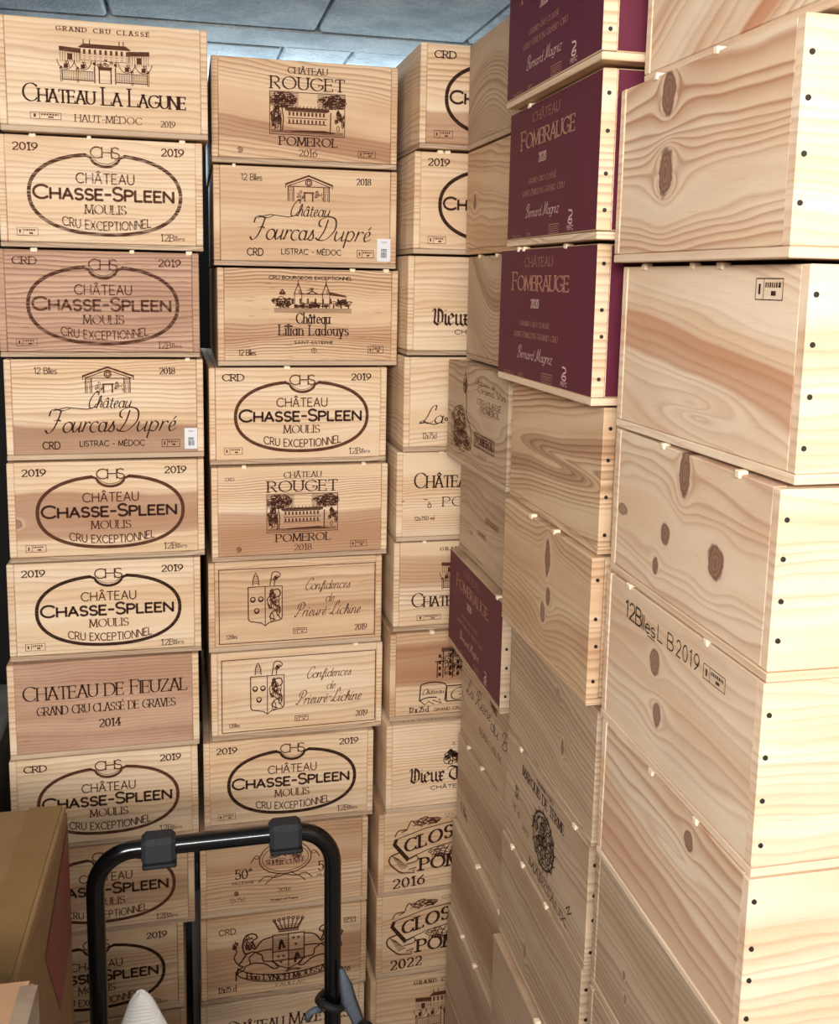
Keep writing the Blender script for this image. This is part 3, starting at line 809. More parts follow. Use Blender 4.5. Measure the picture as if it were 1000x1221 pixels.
def d_figure(I):
    k = I('faint')
    k.line(spl((.325,.93), (.335,.80), (.355,.62), (.36,.50), (.42,.42), (.45,.30), (.44,.20)), 2.4)
    k.line(spl((.30,.86), (.29,.78), (.32,.72), (.36,.80), (.34,.88)), 2.0); k.scrib(.325, .79, .025, .06, 18, 1, 1.2)
    k.line(spl((.10,.14), (.09,.30), (.12,.50), (.20,.56), (.28,.58), (.33,.50)), 1.6)
    k.scrib(.22, .42, .11, .13, 50, 2, 1.2); k.scrib(.26, .24, .15, .10, 46, 3, 1.2)
    for i in range(14): k.line(spl((.12+i*.02,.16+i*.006), (.13+i*.02,.28), (.12+i*.018,.44)), 1.1)
    k.text('Château de', .49, .80, .845, .055, 'script', w=.16, thin=.5); k.text('Grand Vin', .54, .95, .775, .070, 'script', w=.16, thin=.5)
    k.text('CRU CLASSÉ', .53, .90, .665, .050, 'serif', w=.18); k.text('POMEROL', .60, .88, .600, .048, 'serif', w=.18)
    k.rect(.50, .255, .82, .385, 1.5); k.hatch(.505, .26, .815, .38, 7, .7); I('brown').text('POMEROL', .53, .80, .29, .068, 'serif', w=.2)
    k.text('2018', .56, .70, .17, .04, 'serif', w=.16)

def d_signature(I):
    k = I('ink'); b = I('faint')
    k.text('La Reine', .10, .52, .545, .170, 'script', w=.075, thin=.4, nib=25, slant=.25, slope=.02)
    k.text('du Bois', .54, .93, .505, .180, 'script', w=.075, thin=.4, nib=25, slant=.25, slope=-.05)
    b.text('MARGAUX', .36, .72, .30, .070, 'serif', w=.13)
    b.fill((.50,.80), (.56,.93), (.62,.95), (.60,.88), (.66,.90), (.62,.80), (.63,.70), (.56,.74)); b.scrib(.58, .82, .06, .10, 20, 3, 1.2)
    k.line([(.02,.50), (.05,.42)], 1.4)

def d_seal(I):
    k = I('grey')
    k.text('MARQUIS DE TERME', .235, .745, .795, .085, 'serif', w=.16)
    k.text('GRAND CRU', .42, .62, .915, .034, 'serif', w=.2)
    c, v = .52, .49
    k.ell(c, v, .125, .235, w=2.4); k.ell(c, v, .10, .19, w=1.0)
    k.scrib(c, v, .11, .21, 70, 2, 1.0); k.hatch(c-.05, v-.10, c+.05, v+.12, 8, .9)
    for i in range(16): a = i*PI/8; k.line([(c+.128*math.cos(a), v+.24*math.sin(a)), (c+.145*math.cos(a+.12), v+.268*math.sin(a+.12))], 1.6)
    k.text('CHÂTEAU', .43, .66, .165, .034, 'serif', w=.2); k.text('MARGAUX', .36, .80, .085, .070, 'serif', w=.16)
    k.text('12', .145, .185, .50, .10, 'serif', w=.14); k.text('75 cl', .11, .21, .35, .055, 'sans', w=.12); k.text('2017', .25, .34, .30, .045, 'serif', w=.16)
    k.line(spl((.80,.24), (.84,.31), (.82,.22), (.86,.28)), 1.2)

def d_stencil(I):
    k = I('grey')
    k.text('12B', .165, .285, .800, .105, 'sans', w=.13, gap=.12)
    k.text('lles', .290, .385, .800, .085, 'sans', w=.13, gap=.12); k.line([(.335,.785), (.385,.785)], .9)
    k.text('LB', .405, .510, .805, .092, 'sans', w=.10, gap=.5)
    k.text('2019', .530, .668, .805, .092, 'sans', w=.10, gap=.3)
    k.stamp(.695, .800, .815, .880, 3)

def d_corner(I): I('ink').stamp(.778, .835, .895, .935, 4)
def d_marks(I):
    k = I('faint')
    k.hatch(.50, .50, .72, .56, 3, 1.2); k.text('GRAND', .36, .52, .32, .05, 'serif', w=.16); k.text('Cru', .18, .26, .26, .05, 'serif', w=.16)
def d_trace(I): I('faint').text('12 Blles', .08, .22, .18, .10, 'sans', w=.12)
# crate placement: x, y of the front face centre, turn in degrees, base height, height, width
POS = {
    ('C1', 0): (-0.1211, 1.7665, 1.16, 1.8567, 0.1785, 0.3292),
    ('C1', 1): (-0.131, 1.7831, 0.38, 1.6711, 0.1816, 0.3287),
    ('C1', 2): (-0.1395, 1.7874, -0.14, 1.4865, 0.1806, 0.3295),
    ('C1', 3): (-0.1349, 1.7856, 0.03, 1.3087, 0.1738, 0.3304),
    ('C1', 4): (-0.136, 1.7809, 0.26, 1.1279, 0.1768, 0.3306),
    ('C1', 5): (-0.1443, 1.7832, -0.73, 0.947, 0.1769, 0.3301),
    ('C1', 6): (-0.1498, 1.7782, 0.38, 0.7657, 0.1773, 0.3296),
    ('C1', 7): (-0.1533, 1.7805, 0.19, 0.5843, 0.1774, 0.3293),
    ('C1', 8): (-0.1634, 1.7837, -0.02, 0.4037, 0.1766, 0.3301),
    ('C1', 9): (-0.1854, 1.7889, 0.05, 0.2217, 0.178, 0.3299),
    ('C1', 10): (-0.1825, 1.7874, -0.01, 0, 0.2177, 0.33),
    ('C2', 0): (0.2153, 1.814, -0.11, 1.8272, 0.1783, 0.3297),
    ('C2', 1): (0.2177, 1.8226, -0.4, 1.6483, 0.1749, 0.3305),
    ('C2', 2): (0.223, 1.8223, 0.13, 1.4685, 0.1758, 0.3306),
    ('C2', 3): (0.2055, 1.824, 0.77, 1.2858, 0.1787, 0.3297),
    ('C2', 4): (0.2078, 1.8146, 1.16, 1.1043, 0.1775, 0.3303),
    ('C2', 5): (0.2005, 1.8224, 0.81, 0.9264, 0.1739, 0.3305),
    ('C2', 6): (0.204, 1.8232, 0.93, 0.7482, 0.1742, 0.3305),
    ('C2', 7): (0.1872, 1.8201, -0.39, 0.5655, 0.1787, 0.3301),
    ('C2', 8): (0.1777, 1.8163, -0.49, 0.3827, 0.1788, 0.3298),
    ('C2', 9): (0.1767, 1.8123, -0.03, 0.2004, 0.1783, 0.3296),
    ('C2', 10): (0.1744, 1.8117, 0.25, 0, 0.1964, 0.3288),
    ('C3', 0): (0.5687, 1.7358, 0.06, 1.8577, 0.1764, 0.33),
    ('C3', 1): (0.5644, 1.7489, -0.04, 1.6755, 0.1782, 0.33),
    ('C3', 2): (0.5581, 1.7593, 0.01, 1.4925, 0.179, 0.33),
    ('C3', 3): (0.5559, 1.7676, 0.07, 1.3123, 0.1762, 0.33),
    ('C3', 4): (0.5492, 1.7866, 0.06, 1.1352, 0.1731, 0.33),
    ('C3', 5): (0.5473, 1.7908, -0.04, 0.9557, 0.1755, 0.33),
    ('C3', 6): (0.5418, 1.7845, -0.47, 0.7745, 0.1772, 0.33),
    ('C3', 7): (0.5344, 1.7706, -0.55, 0.5897, 0.1808, 0.33),
    ('C3', 8): (0.5222, 1.777, 0.05, 0.4096, 0.1761, 0.3301),
    ('C3', 9): (0.5206, 1.7799, -0.07, 0.2282, 0.1774, 0.33),
    ('C3', 10): (0.5106, 1.7806, -0.01, 0, 0.2242, 0.33),
    ('R1', 0): (0.4913, 1.566, 0.46, 1.8563, 0.1769, 0.33),
    ('R1', 1): (0.4919, 1.566, 0.21, 1.6756, 0.1767, 0.33),
    ('R1', 2): (0.4976, 1.5662, -0.11, 1.4908, 0.1808, 0.33),
    ('R1', 3): (0.4723, 1.5804, 1.13, 1.3092, 0.1776, 0.3297),
    ('R1', 4): (0.496, 1.5771, -0.1, 1.1336, 0.1716, 0.3297),
    ('R1', 5): (0.4805, 1.5851, -0.49, 0.9465, 0.1831, 0.3293),
    ('R1', 6): (0.5092, 1.5694, 1.09, 0.7672, 0.1753, 0.328),
    ('R1', 7): (0.5064, 1.5756, 0.62, 0.5853, 0.1779, 0.3295),
    ('R1', 8): (0.4979, 1.5791, -0.06, 0.4013, 0.18, 0.3303),
    ('R1', 9): (0.4928, 1.5795, -0.13, 0.2193, 0.178, 0.3303),
    ('R1', 10): (0.4928, 1.5795, 0.0, 0.0, 0.2153, 0.3303),
    ('R2', 0): (0.4315, 1.1751, -0.73, 1.862, 0.1772, 0.3301),
    ('R2', 1): (0.4427, 1.1927, -1.05, 1.6776, 0.1804, 0.3299),
    ('R2', 2): (0.4489, 1.216, 1.09, 1.4902, 0.1834, 0.3304),
    ('R2', 3): (0.4738, 1.2266, 0.02, 1.3099, 0.1763, 0.3298),
    ('R2', 4): (0.4673, 1.2258, 0.11, 1.1202, 0.1857, 0.3298),
    ('R2', 5): (0.4802, 1.215, -0.29, 0.9396, 0.1766, 0.3277),
    ('R2', 6): (0.4809, 1.222, -0.41, 0.7685, 0.1671, 0.33),
    ('R2', 7): (0.4796, 1.2278, -0.32, 0.5884, 0.1761, 0.3315),
    ('R2', 8): (0.4718, 1.2278, 0.06, 0.4064, 0.178, 0.33),
    ('R2', 9): (0.4718, 1.2278, 0.0, 0.2032, 0.1992, 0.33),
    ('R2', 10): (0.4718, 1.2278, 0.0, 0.0, 0.1992, 0.33),
    ('R3', 0): (0.472, 0.832, -0.02, 1.8364, 0.1773, 0.3297),
    ('R3', 1): (0.4553, 0.8523, -0.44, 1.6519, 0.1805, 0.3293),
    ('R3', 2): (0.4744, 0.8579, 1.05, 1.4708, 0.1771, 0.3303),
    ('R3', 3): (0.4728, 0.8642, -1.26, 1.3013, 0.1655, 0.3325),
    ('R3', 4): (0.4745, 0.8716, -0.83, 1.1196, 0.1777, 0.3329),
    ('R3', 5): (0.4761, 0.8717, -1.04, 0.9439, 0.1717, 0.3291),
    ('R3', 6): (0.4818, 0.8766, -0.04, 0.763, 0.1769, 0.33),
    ('R3', 7): (0.4816, 0.8784, 0.0, 0.581, 0.178, 0.33),
    ('R3', 8): (0.4816, 0.8784, 0.0, 0.3873, 0.1897, 0.33),
    ('R3', 9): (0.4816, 0.8784, 0.0, 0.1937, 0.1897, 0.33),
    ('R3', 10): (0.4816, 0.8784, 0.0, 0.0, 0.1897, 0.33),
}
# ------------------------------------------------------------------ the cellar itself
cmat = plain('rough_concrete', (150, 158, 164), .9, 0, 34, .8, (104, 112, 120), .9)
def concrete(name, c1, c2, bump):
    t = NT(name)
    tc = t.n('ShaderNodeTexCoord').outputs['Object']
    a = t.noise(tc, 9, 4, .6); b = t.noise(tc, 130, 3, .7)
    col = t.mix(t.step(a, .32, .68), lin(c1), lin(c2))
    col = t.mix(t.math('MULTIPLY', t.step(b, .50, .70), .5), col, lin((110, 118, 124)))
    t.put(t.b.inputs['Base Color'], col); t.b.inputs['Roughness'].default_value = .92
    t.bump(t.math('ADD', a, t.math('MULTIPLY', b, .8)), bump, .006)
    return t.m
cmat = concrete('rough_concrete_block', (196, 204, 208), (160, 170, 176), .8)
dark = plain('shade_darkened_wall', (34, 32, 31), .9)  # shade of the unlit void behind and left of the stacks, put into the colour
flr = concrete('cellar_floor', (104, 98, 92), (82, 78, 74), .4)

CEIL = Z0+.56
bm = bmesh.new(); g = random.Random(5)
add_box(bm, -1.2, 1.2, -1.6, 3.22, CEIL+.02, CEIL+.10, bev=0)
ys = [-1.58, -1.05, -.55, -.05, .44, .93, 1.41, 1.89, 2.374]
for a, b in zip(ys, ys[1:]):                                     # courses of hollow blocks
    x = -1.2
    for x1 in (-1.07, -.61, -.152, .306, .660, 1.08, 1.2):
        add_box(bm, x+.004, x1-.004, a+.004, b-.004, CEIL-.003+g.uniform(-.003, .003), CEIL+.03, bev=.005)
        x = x1
add_box(bm, -1.2, 1.2, 2.383, 2.545, CEIL-.004, CEIL+.03, bev=.006)   # the joist between them
x = -1.2
for x1 in (-1.11, -.65, -.21, .247, .425, .70, 1.14, 1.2):
    add_box(bm, x+.005, x1-.005, 2.556, 3.12, CEIL-.002+g.uniform(-.003, .003), CEIL+.03, bev=.005); x = x1
bmesh.ops.recalc_face_normals(bm, faces=bm.faces)
structure('ceiling', bm, cmat)
structure('floor', box(-1.2, 1.2, -1.6, 3.22, -.08, 0, bev=0), flr)
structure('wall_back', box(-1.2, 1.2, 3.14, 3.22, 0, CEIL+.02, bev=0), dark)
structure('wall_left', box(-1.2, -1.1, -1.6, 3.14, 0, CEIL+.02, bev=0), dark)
structure('wall_right', box(1.1, 1.2, -1.6, 3.14, 0, CEIL+.02, bev=0), cmat)

# ------------------------------------------------------------------ wine crates
D = .50
WOODS = {}
def stock(pal, axes, i):
    """side planks, bases and lids come from a small stock of boards"""
    key = (pal[0], axes, i % 3)
    if key not in WOODS:
        WOODS[key] = wood('board_%d' % len(WOODS), axes, pal, (44 if pal is PINE else 70)+10*(i % 3), .32 if pal is PINE else .5, .5, seed=len(WOODS)*.83+.2)
    return WOODS[key]

def crate(key, label, pal=PALE, design=None, style='A', wk=None, maroon=False, nails=False, pegs=(), ink_y=-.0006, barcode=None, side_pal=None):
    x, y, a, z, H, W = POS[key]
    c = key[0]; idx = key[1]
    rz = R(a) if c[0] == 'C' else R(a-90)
    sd = (ord(c[0])*3+int(c[1])*17+idx*5) % 97
    rng = random.Random(sd)
    t = thing('maroon_wine_crate' if maroon else 'wine_crate', label, 'wine crate', (x, y, z), rz,
              'maroon wine crates' if maroon else 'wooden wine crates')
    sp = side_pal or pal
    wk = dict(wk or {})
    if c[0] == 'R': wk['freq'] = wk.get('freq', 85)*(.62 if c == 'R3' else .78); wk['grain'] = wk.get('grain', .6)*.85
    front = wood('front_board_%s_%d' % (c.lower(), idx), 'XZ', pal, seed=sd*.61, **wk)
    side = stock(sp, 'YZ', sd); flat = stock(sp, 'YX', sd); base = stock(GREY if c[0] == 'C' else pal, 'XZ', sd+1)
    hw, tb, ts = W/2, .0085, .0115
    # base board
    obj('base_board', box(-hw, hw, 0, D, 0, tb, bev=.0009, jit=.0004, rng=rng), base, t)
    def panel(name, x0, x1, y0, y1, mat, outward):
        bm = box(x0, x1, y0, y1, tb+.0006, H, bev=.0011, jit=.0003, rng=rng)
        o = obj(name, bm, [mat, MAT['maroon']] if maroon else mat, t)
        if maroon:
            for p in o.data.polygons:
                if p.normal.dot(Vector(outward)) > .9: p.material_index = 1
        return o
    if style == 'A':
        panel('front_panel', -hw+ts+.0003, hw-ts-.0003, .0006, .014, front, (0, -1, 0))
        panel('back_panel', -hw+ts+.0003, hw-ts-.0003, D-.014, D, base, (0, 1, 0))
        panel('side_panel', -hw, -hw+ts, 0, D, side, (-1, 0, 0)); panel('side_panel', hw-ts, hw, 0, D, side, (1, 0, 0))
        y0, y1, xi = .0145, D-.0145, hw-ts-.0006
    else:
        te = .0165
        panel('front_panel', -hw, hw, 0, te, front, (0, -1, 0)); panel('back_panel', -hw, hw, D-te, D, base, (0, 1, 0))
        q = .0015
        panel('side_panel', -hw+q, -hw+q+.009, te+.0003, D-te-.0003, side, (-1, 0, 0)); panel('side_panel', hw-q-.009, hw-q, te+.0003, D-te-.0003, side, (1, 0, 0))
        y0, y1, xi = te+.0006, D-te-.0006, hw-q-.0096
    obj('lid', box(-xi, xi, y0, y1, H-.0095, H-.0015, bev=.0008), flat, t)
    if nails:
        zs = [.20, .42, .64, .86] if style == 'A' else [.14, .40, .62, .86]
        for f in zs:
            bm = bmesh.new()
            nx = hw; ny = (.0065 if style == 'A' else .0082)+rng.uniform(-.001, .001)
            r = bmesh.ops.create_cone(bm, cap_ends=True, segments=12, radius1=.0025, radius2=.0022, depth=.0012)
            bmesh.ops.rotate(bm, verts=bm.verts, cent=(0, 0, 0), matrix=Matrix.Rotation(PI/2, 3, 'Y'))
            bmesh.ops.translate(bm, verts=bm.verts, vec=(nx+.0004, ny, H*f+rng.uniform(-.006, .006)))
            obj('nail', bm, MAT['nail'], t)
    for u in pegs:
        px = (u-.5)*W; w = rng.uniform(.003, .0055)
        obj('lid_peg', box(px-w, px+w, -.0016, .008, H-.0035, H+.0031, bev=.0008, jit=.0006, rng=rng), MAT['chip'], t)
    if barcode:
        u0, v0, u1, v1 = barcode
        lb = obj('barcode_label', box((u0-.5)*W, (u1-.5)*W, -.0009, .0002, v0*H, v1*H, bev=0), MAT['white'], t)
        lb['label'] = 'white paper barcode label'
        k = Ink(W, H); du = u1-u0; dv = v1-v0; xx = u0+du*.28
        while xx < u0+du*.72:
            q = rng.choice((.0012, .002, .003)); k.block(xx, v0+dv*.16, xx+q, v0+dv*.42); xx += q+rng.choice((.0015, .0025))
        k.hatch(u0+du*.3, v0+dv*.44, u0+du*.7, v0+dv*.56, 2, .9); k.hatch(u0+du*.3, v0+dv*.8, u0+du*.72, v0+dv*.9, 2, .3)
        k.build('barcode', MAT['black_ink'], lb, y=-.0013)
    if design:
        inks = {}
        def I(n):
            if n not in inks: inks[n] = Ink(W, H)
            return inks[n]
        design(I)
        for n, k in inks.items():
            o = k.build('branding', MAT[n], t, y=(-.0001 if style == 'A' else -.0006))
            if o: o['label'] = {'gold': 'dull copper lettering', 'silver': 'pale lettering', 'faint': 'faded brown branding'}.get(n, 'dark brown branding')
    return t

L, M_, B_ = 'left back stack', 'middle back stack', 'right back stack'
PK = (172, 120, 88)
crate(('C1',0), 'pale wine crate with a gated manor house, top of the '+L, PALE, d_manor(), wk=dict(freq=60, grain=.35))
crate(('C1',1), 'wine crate with brown oval and two 2019 dates, second in the '+L, PALE, d_oval(main='worn', second='worn', names='brown'), wk=dict(freq=70, grain=.35), pegs=(.17,.44,.90))
crate(('C1',2), 'rosy ribbed wine crate with a faded oval frame, third in the '+L, ROSE, d_oval('CRD', main='worn', second='worn', names='worn'), wk=dict(freq=75, grain=.8, streak=.5), pegs=(.18,.66,.95))
crate(('C1',3), 'brown-banded wine crate with script lettering and barcode label, '+L, PALE, d_pediment(), wk=dict(freq=75, grain=.55, band=(-.01,.062,(135,89,65),.85)), pegs=(.92,), barcode=(.898,.085,.965,.30))
crate(('C1',4), 'oval-framed wine crate with dark pinkish band, '+L, PALE, d_oval(second='brown', main='brown'), wk=dict(freq=60, grain=.35, band=(.045,.118,(158,110,82),.9), knots=((-.155,.07,.012,.008,.8),)))
crate(('C1',5), 'pale wine crate with bold oval, above the reddish crate, '+L, PALE, d_oval(), wk=dict(freq=55, grain=.3))
crate(('C1',6), 'reddish wine crate with three lines of capitals dated 2014, '+L, ROSE, d_capitals, wk=dict(freq=90, grain=.35, streak=.35), side_pal=PALE)
crate(('C1',7), 'oval-framed wine crate with CRD stamp, partly behind the top of the large carton', PALE, d_oval('CRD', main='brown'), wk=dict(freq=60, grain=.35))
crate(('C1',8), 'oval-framed wine crate behind the left bend of the handle, '+L, TAN, d_oval('CRD', main='brown'), wk=dict(freq=60, grain=.4, band=(.05,.10,(165,121,90),.6)))
crate(('C1',9), 'oval-framed wine crate behind the white glove tip, '+L, TAN, d_oval('2019'), wk=dict(freq=60, grain=.5))
crate(('C1',10), 'plain wine crate at the foot of the '+L, TAN, None, wk=dict(freq=60, grain=.4))

crate(('C2',0), 'wine crate with framed house picture dated 2016, top of '+M_, TAN, d_trees('2016'), wk=dict(freq=72, grain=.55, slope=.12, band=(.025,.062,(158,108,80),.75)))
crate(('C2',1), 'tan wine crate with script lettering and barcode label, '+M_, TAN, d_pediment(), wk=dict(freq=55, grain=.25), pegs=(.11,), barcode=(.893,.075,.968,.31))
crate(('C2',2), 'ribbed wine crate branded with a two-spired castle, third in the '+M_, TAN, d_spires, wk=dict(freq=100, grain=.85, streak=.4, band=(.045,.075,PK,.5)), pegs=(.74,.93))
crate(('C2',3), 'oval-framed wine crate right under the castle crate of the '+M_, PALE, d_oval('CRD', main='brown'), wk=dict(freq=62, grain=.4), pegs=(.43,))
crate(('C2',4), 'two-tone wine crate with framed house picture dated 2018, '+M_, PALE, d_trees('2018', 'CRD'), wk=dict(freq=120, grain=.75, band=(-.02,.092,(167,121,90),.85)), pegs=(.18,.86))
crate(('C2',5), 'darker upper wine crate of two with shield crests, '+M_, TAN, d_shield, wk=dict(freq=55, grain=.5, streak=.2))
crate(('C2',6), 'paler lower wine crate of two with shield crests, '+M_, PALE, d_shield, wk=dict(freq=55, grain=.35), pegs=(.84,))
crate(('C2',7), 'oval-framed wine crate just above the black trolley handle in the '+M_, PALE, d_oval(frame_w=4.3), wk=dict(freq=55, grain=.4))
crate(('C2',8), 'wine crate with a wreath and the figure 50, framed by the black handle', TAN, d_wreath, wk=dict(freq=90, grain=.6, band=(.09,.18,(171,124,92),.5)))
crate(('C2',9), 'brown wine crate with two lions and a crowned shield, framed by the black handle', TAN, d_lions, wk=dict(freq=60, grain=.45, band=(.03,.12,(155,107,77),.6)))
crate(('C2',10), 'wine crate with large capitals, at the foot of the '+M_, PALE, d_maze, wk=dict(freq=70, grain=.4))

crate(('C3',0), 'wine crate with half an oval and CRD stamp, top of '+B_, PALE, d_oval('CRD', frame_w=4.3), wk=dict(freq=62, grain=.6, band=(-.01,.066,(165,116,83),.85)))
crate(('C3',1), 'wine crate with half an oval frame dated 2019, second in the '+B_, PALE, d_oval('2019', frame_w=4.3), wk=dict(freq=60, grain=.35), pegs=(.14,.18))
crate(('C3',2), 'wine crate with gothic lettering and no emblem, third in the '+B_, PALE, d_gothic(False), wk=dict(freq=62, grain=.4), pegs=(.55,))
crate(('C3',3), 'wine crate with a short word in flowing script, fourth in the '+B_, PALE, d_flourish, wk=dict(freq=60, grain=.4))
crate(('C3',4), 'ribbed wine crate with capitals and bottle volume, '+B_, PALE, d_pomerol, wk=dict(freq=120, grain=.5), pegs=(.26,))
crate(('C3',5), 'wine crate with large capitals left of the lone maroon crate, '+B_, PALE, d_manor(), wk=dict(freq=75, grain=.55, band=(.085,.15,(176,133,97),.6)), pegs=(.18,))
crate(('C3',6), 'pinkish wine crate with a tower and a scroll banner, in the '+B_, TAN, d_tower, wk=dict(freq=62, grain=.4, band=(.07,.15,(165,114,83),.9)), pegs=(.25,))
crate(('C3',7), 'wine crate with gothic lettering under a small leaf emblem, in the '+B_, PALE, d_gothic(True, .33), wk=dict(freq=90, grain=.5), pegs=(.48,))
crate(('C3',8), 'wine crate with a curling banner dated 2016, in the '+B_, TAN, d_banner('2016'), wk=dict(freq=62, grain=.4))
crate(('C3',9), 'wine crate with a curling banner dated 2022, in the '+B_, TAN, d_banner('2022'), wk=dict(freq=62, grain=.4))
crate(('C3',10), 'wine crate with part of a gated house, foot of '+B_, TAN, d_manor(), wk=dict(freq=60, grain=.4, band=(.03,.09,(162,116,82),.5)))

F_, S_, N_ = 'farthest side stack', 'middle side stack', 'nearest side stack'
KW = dict(style='B')
crate(('R1',0), 'plain swirl-grained wine crate at the top of the '+F_, GREY, None, wk=dict(freq=95, grain=.6, curve=2.6, slope=.25), **KW)
crate(('R1',1), 'plain wine crate with one small dark knot, second in the '+F_, TAN, None, wk=dict(freq=85, grain=.6, slope=.1, knots=((-.115,.089,.008,.012,1),)), **KW)
crate(('R1',2), 'plain wine crate with V-shaped grain, third in the '+F_, GREY, None, wk=dict(freq=100, grain=.6, curve=-4.0, band=(.095,.115,(150,112,82),.5)), pegs=(.2,.5,.8), **KW)
crate(('R1',3), 'wine crate with faded figure and label print, sticking out of the '+F_, GREY, d_figure, nails=True, wk=dict(freq=75, grain=.7, wav=.9, knots=((.07,.10,.03,.02,0),)), **KW)
crate(('R1',4), 'wine crate with faint brown marks, right above the lone maroon crate', GREY, d_marks, wk=dict(freq=70, grain=.4, wav=.7), pegs=(.3,.7), **KW)
crate(('R1',5), 'lone maroon wine crate in the farthest side stack', GREY, d_maroon, nails=True, maroon=True, wk=dict(freq=80, grain=.4), pegs=(.9,), **KW)
crate(('R1',6), 'wine crate with flowing signature lettering, right below the lone maroon crate', GREY, d_signature, wk=dict(freq=80, grain=.45), **KW)
crate(('R1',7), 'wine crate with faint corner stamp below the signature crate, '+F_, GREY, d_trace, wk=dict(freq=60, grain=.45, band=(.07,.12,(150,112,86),.5)), pegs=(.2,.45), **KW)
crate(('R1',8), 'plain brownish wine crate under the stamped one in the '+F_, GREY, None, wk=dict(freq=80, grain=.6, band=(.03,.13,(160,116,90),.6)), pegs=(.5,.9), **KW)
crate(('R1',9), 'plain wine crate lowest in sight in the '+F_, GREY, None, wk=dict(freq=75, grain=.6), pegs=(.3,.55,.9), **KW)
crate(('R1',10), 'plain wine crate on the floor under the '+F_, GREY, None, **KW)

crate(('R2',0), 'maroon wine crate cut off by the top of the picture, uppermost of three', PALE, d_maroon, nails=True, maroon=True, **KW)
crate(('R2',1), 'maroon wine crate between two other maroon crates', PALE, d_maroon, nails=True, maroon=True, pegs=(.25,), **KW)
crate(('R2',2), 'maroon wine crate lowest of three, above a plain swirl-grained crate', PALE, d_maroon, nails=True, maroon=True, pegs=(.22,.28,.72), **KW)
crate(('R2',3), 'plain wine crate with bold swirling grain right below the three maroon crates', TAN, None, nails=True, wk=dict(freq=95, grain=.95, wav=.25, slope=-.16, band=(.075,.100,(166,122,92),.7), knots=((.03,.088,.11,.016,0),)), pegs=(.2,), **KW)
crate(('R2',4), 'plain wine crate with three dark knots in a row, in the '+S_, TAN, None, nails=True, wk=dict(freq=85, grain=.6, knots=((.019,.145,.009,.022,1), (.026,.094,.007,.012,1), (.008,.066,.008,.013,.9))), pegs=(.35,.62), **KW)
crate(('R2',5), 'plain wine crate with small dark knot right of centre, '+S_, GREY, None, wk=dict(freq=95, grain=.6, slope=.08, knots=((.056,.079,.005,.011,1), (.033,.144,.003,.006,.8))), pegs=(.3,), **KW)
crate(('R2',6), 'wine crate with a round seal between lines of capitals, in the '+S_, GREY, d_seal, nails=True, wk=dict(freq=75, grain=.5, wav=.6), pegs=(.2,.85), **KW)
crate(('R2',7), 'plain wine crate under the round seal crate in the '+S_, GREY, None, nails=True, wk=dict(freq=85, grain=.55, knots=((-.043,.052,.003,.011,1),)), pegs=(.15,.3,.6), **KW)
crate(('R2',8), 'plain wine crate lowest in sight in the '+S_, GREY, None, nails=True, wk=dict(freq=110, grain=.6), pegs=(.6,.7), **KW)
crate(('R2',9), 'plain wine crate second from the floor in the '+S_, GREY, None, **KW)
crate(('R2',10), 'plain wine crate on the floor under the '+S_, GREY, None, **KW)

crate(('R3',0), 'plain pale wine crate cut off by the top right of the picture', PINE, None, wk=dict(freq=60, grain=.5, slope=-.54, band=(-.022,.0,(196,128,90),.9)))
crate(('R3',1), 'large pale wine crate with two big stacked knots, top right', PINE, None, nails=True, wk=dict(freq=95, grain=.85, wav=.3, knots=((-.055,.160,.013,.020,1), (-.053,.085,.0135,.021,1))), pegs=(.25,.6))
crate(('R3',2), 'pale wine crate with a pink slanting band and small black stamp, at right', PINE, d_corner, nails=True, wk=dict(freq=85, grain=.4, slope=.17, band=(.062,.104,(196,138,102),.85), knots=((.0,.040,.045,.016,0),)), pegs=(.15,.45,.6))
crate(('R3',3), 'pale wine crate with five scattered dark knots, at right', PINE, None, nails=True, wk=dict(freq=70, grain=.55, wav=.7, knots=((.0,.146,.010,.022,1), (-.034,.077,.009,.011,1), (-.052,.038,.006,.009,1), (.069,.076,.013,.016,1), (-.14,.078,.012,.006,.8))), pegs=(.35,.8))
crate(('R3',4), 'pale wine crate stencilled with a bottle count and 2019, at right', PINE, d_stencil, nails=True, wk=dict(freq=60, grain=.4, wav=.6, knots=((-.037,.117,.011,.013,.9), (-.026,.063,.009,.012,.9))), pegs=(.18,.7))
crate(('R3',5), 'plain pinkish wine crate with an almond-shaped knot, below the stencilled crate', PINE, None, nails=True, wk=dict(freq=62, grain=.65, wav=.5, band=(.0,.07,(208,160,130),.6), knots=((.054,.143,.008,.010,.9), (.02,.115,.035,.010,0))), pegs=(.4,.7))
crate(('R3',6), 'plain wine crate second lowest in sight in the '+N_, GREY, None, nails=True, wk=dict(freq=85, grain=.5, knots=((-.076,.075,.003,.006,.9), (-.070,.050,.003,.006,.8))), pegs=(.8,))
crate(('R3',7), 'plain wine crate lowest in sight in the '+N_, GREY, None, wk=dict(freq=80, grain=.5))
crate(('R3',8), 'plain wine crate third from the floor in the '+N_, GREY, None)
crate(('R3',9), 'plain wine crate second from the floor in the '+N_, GREY, None)
crate(('R3',10), 'plain wine crate on the floor under the '+N_, GREY, None)

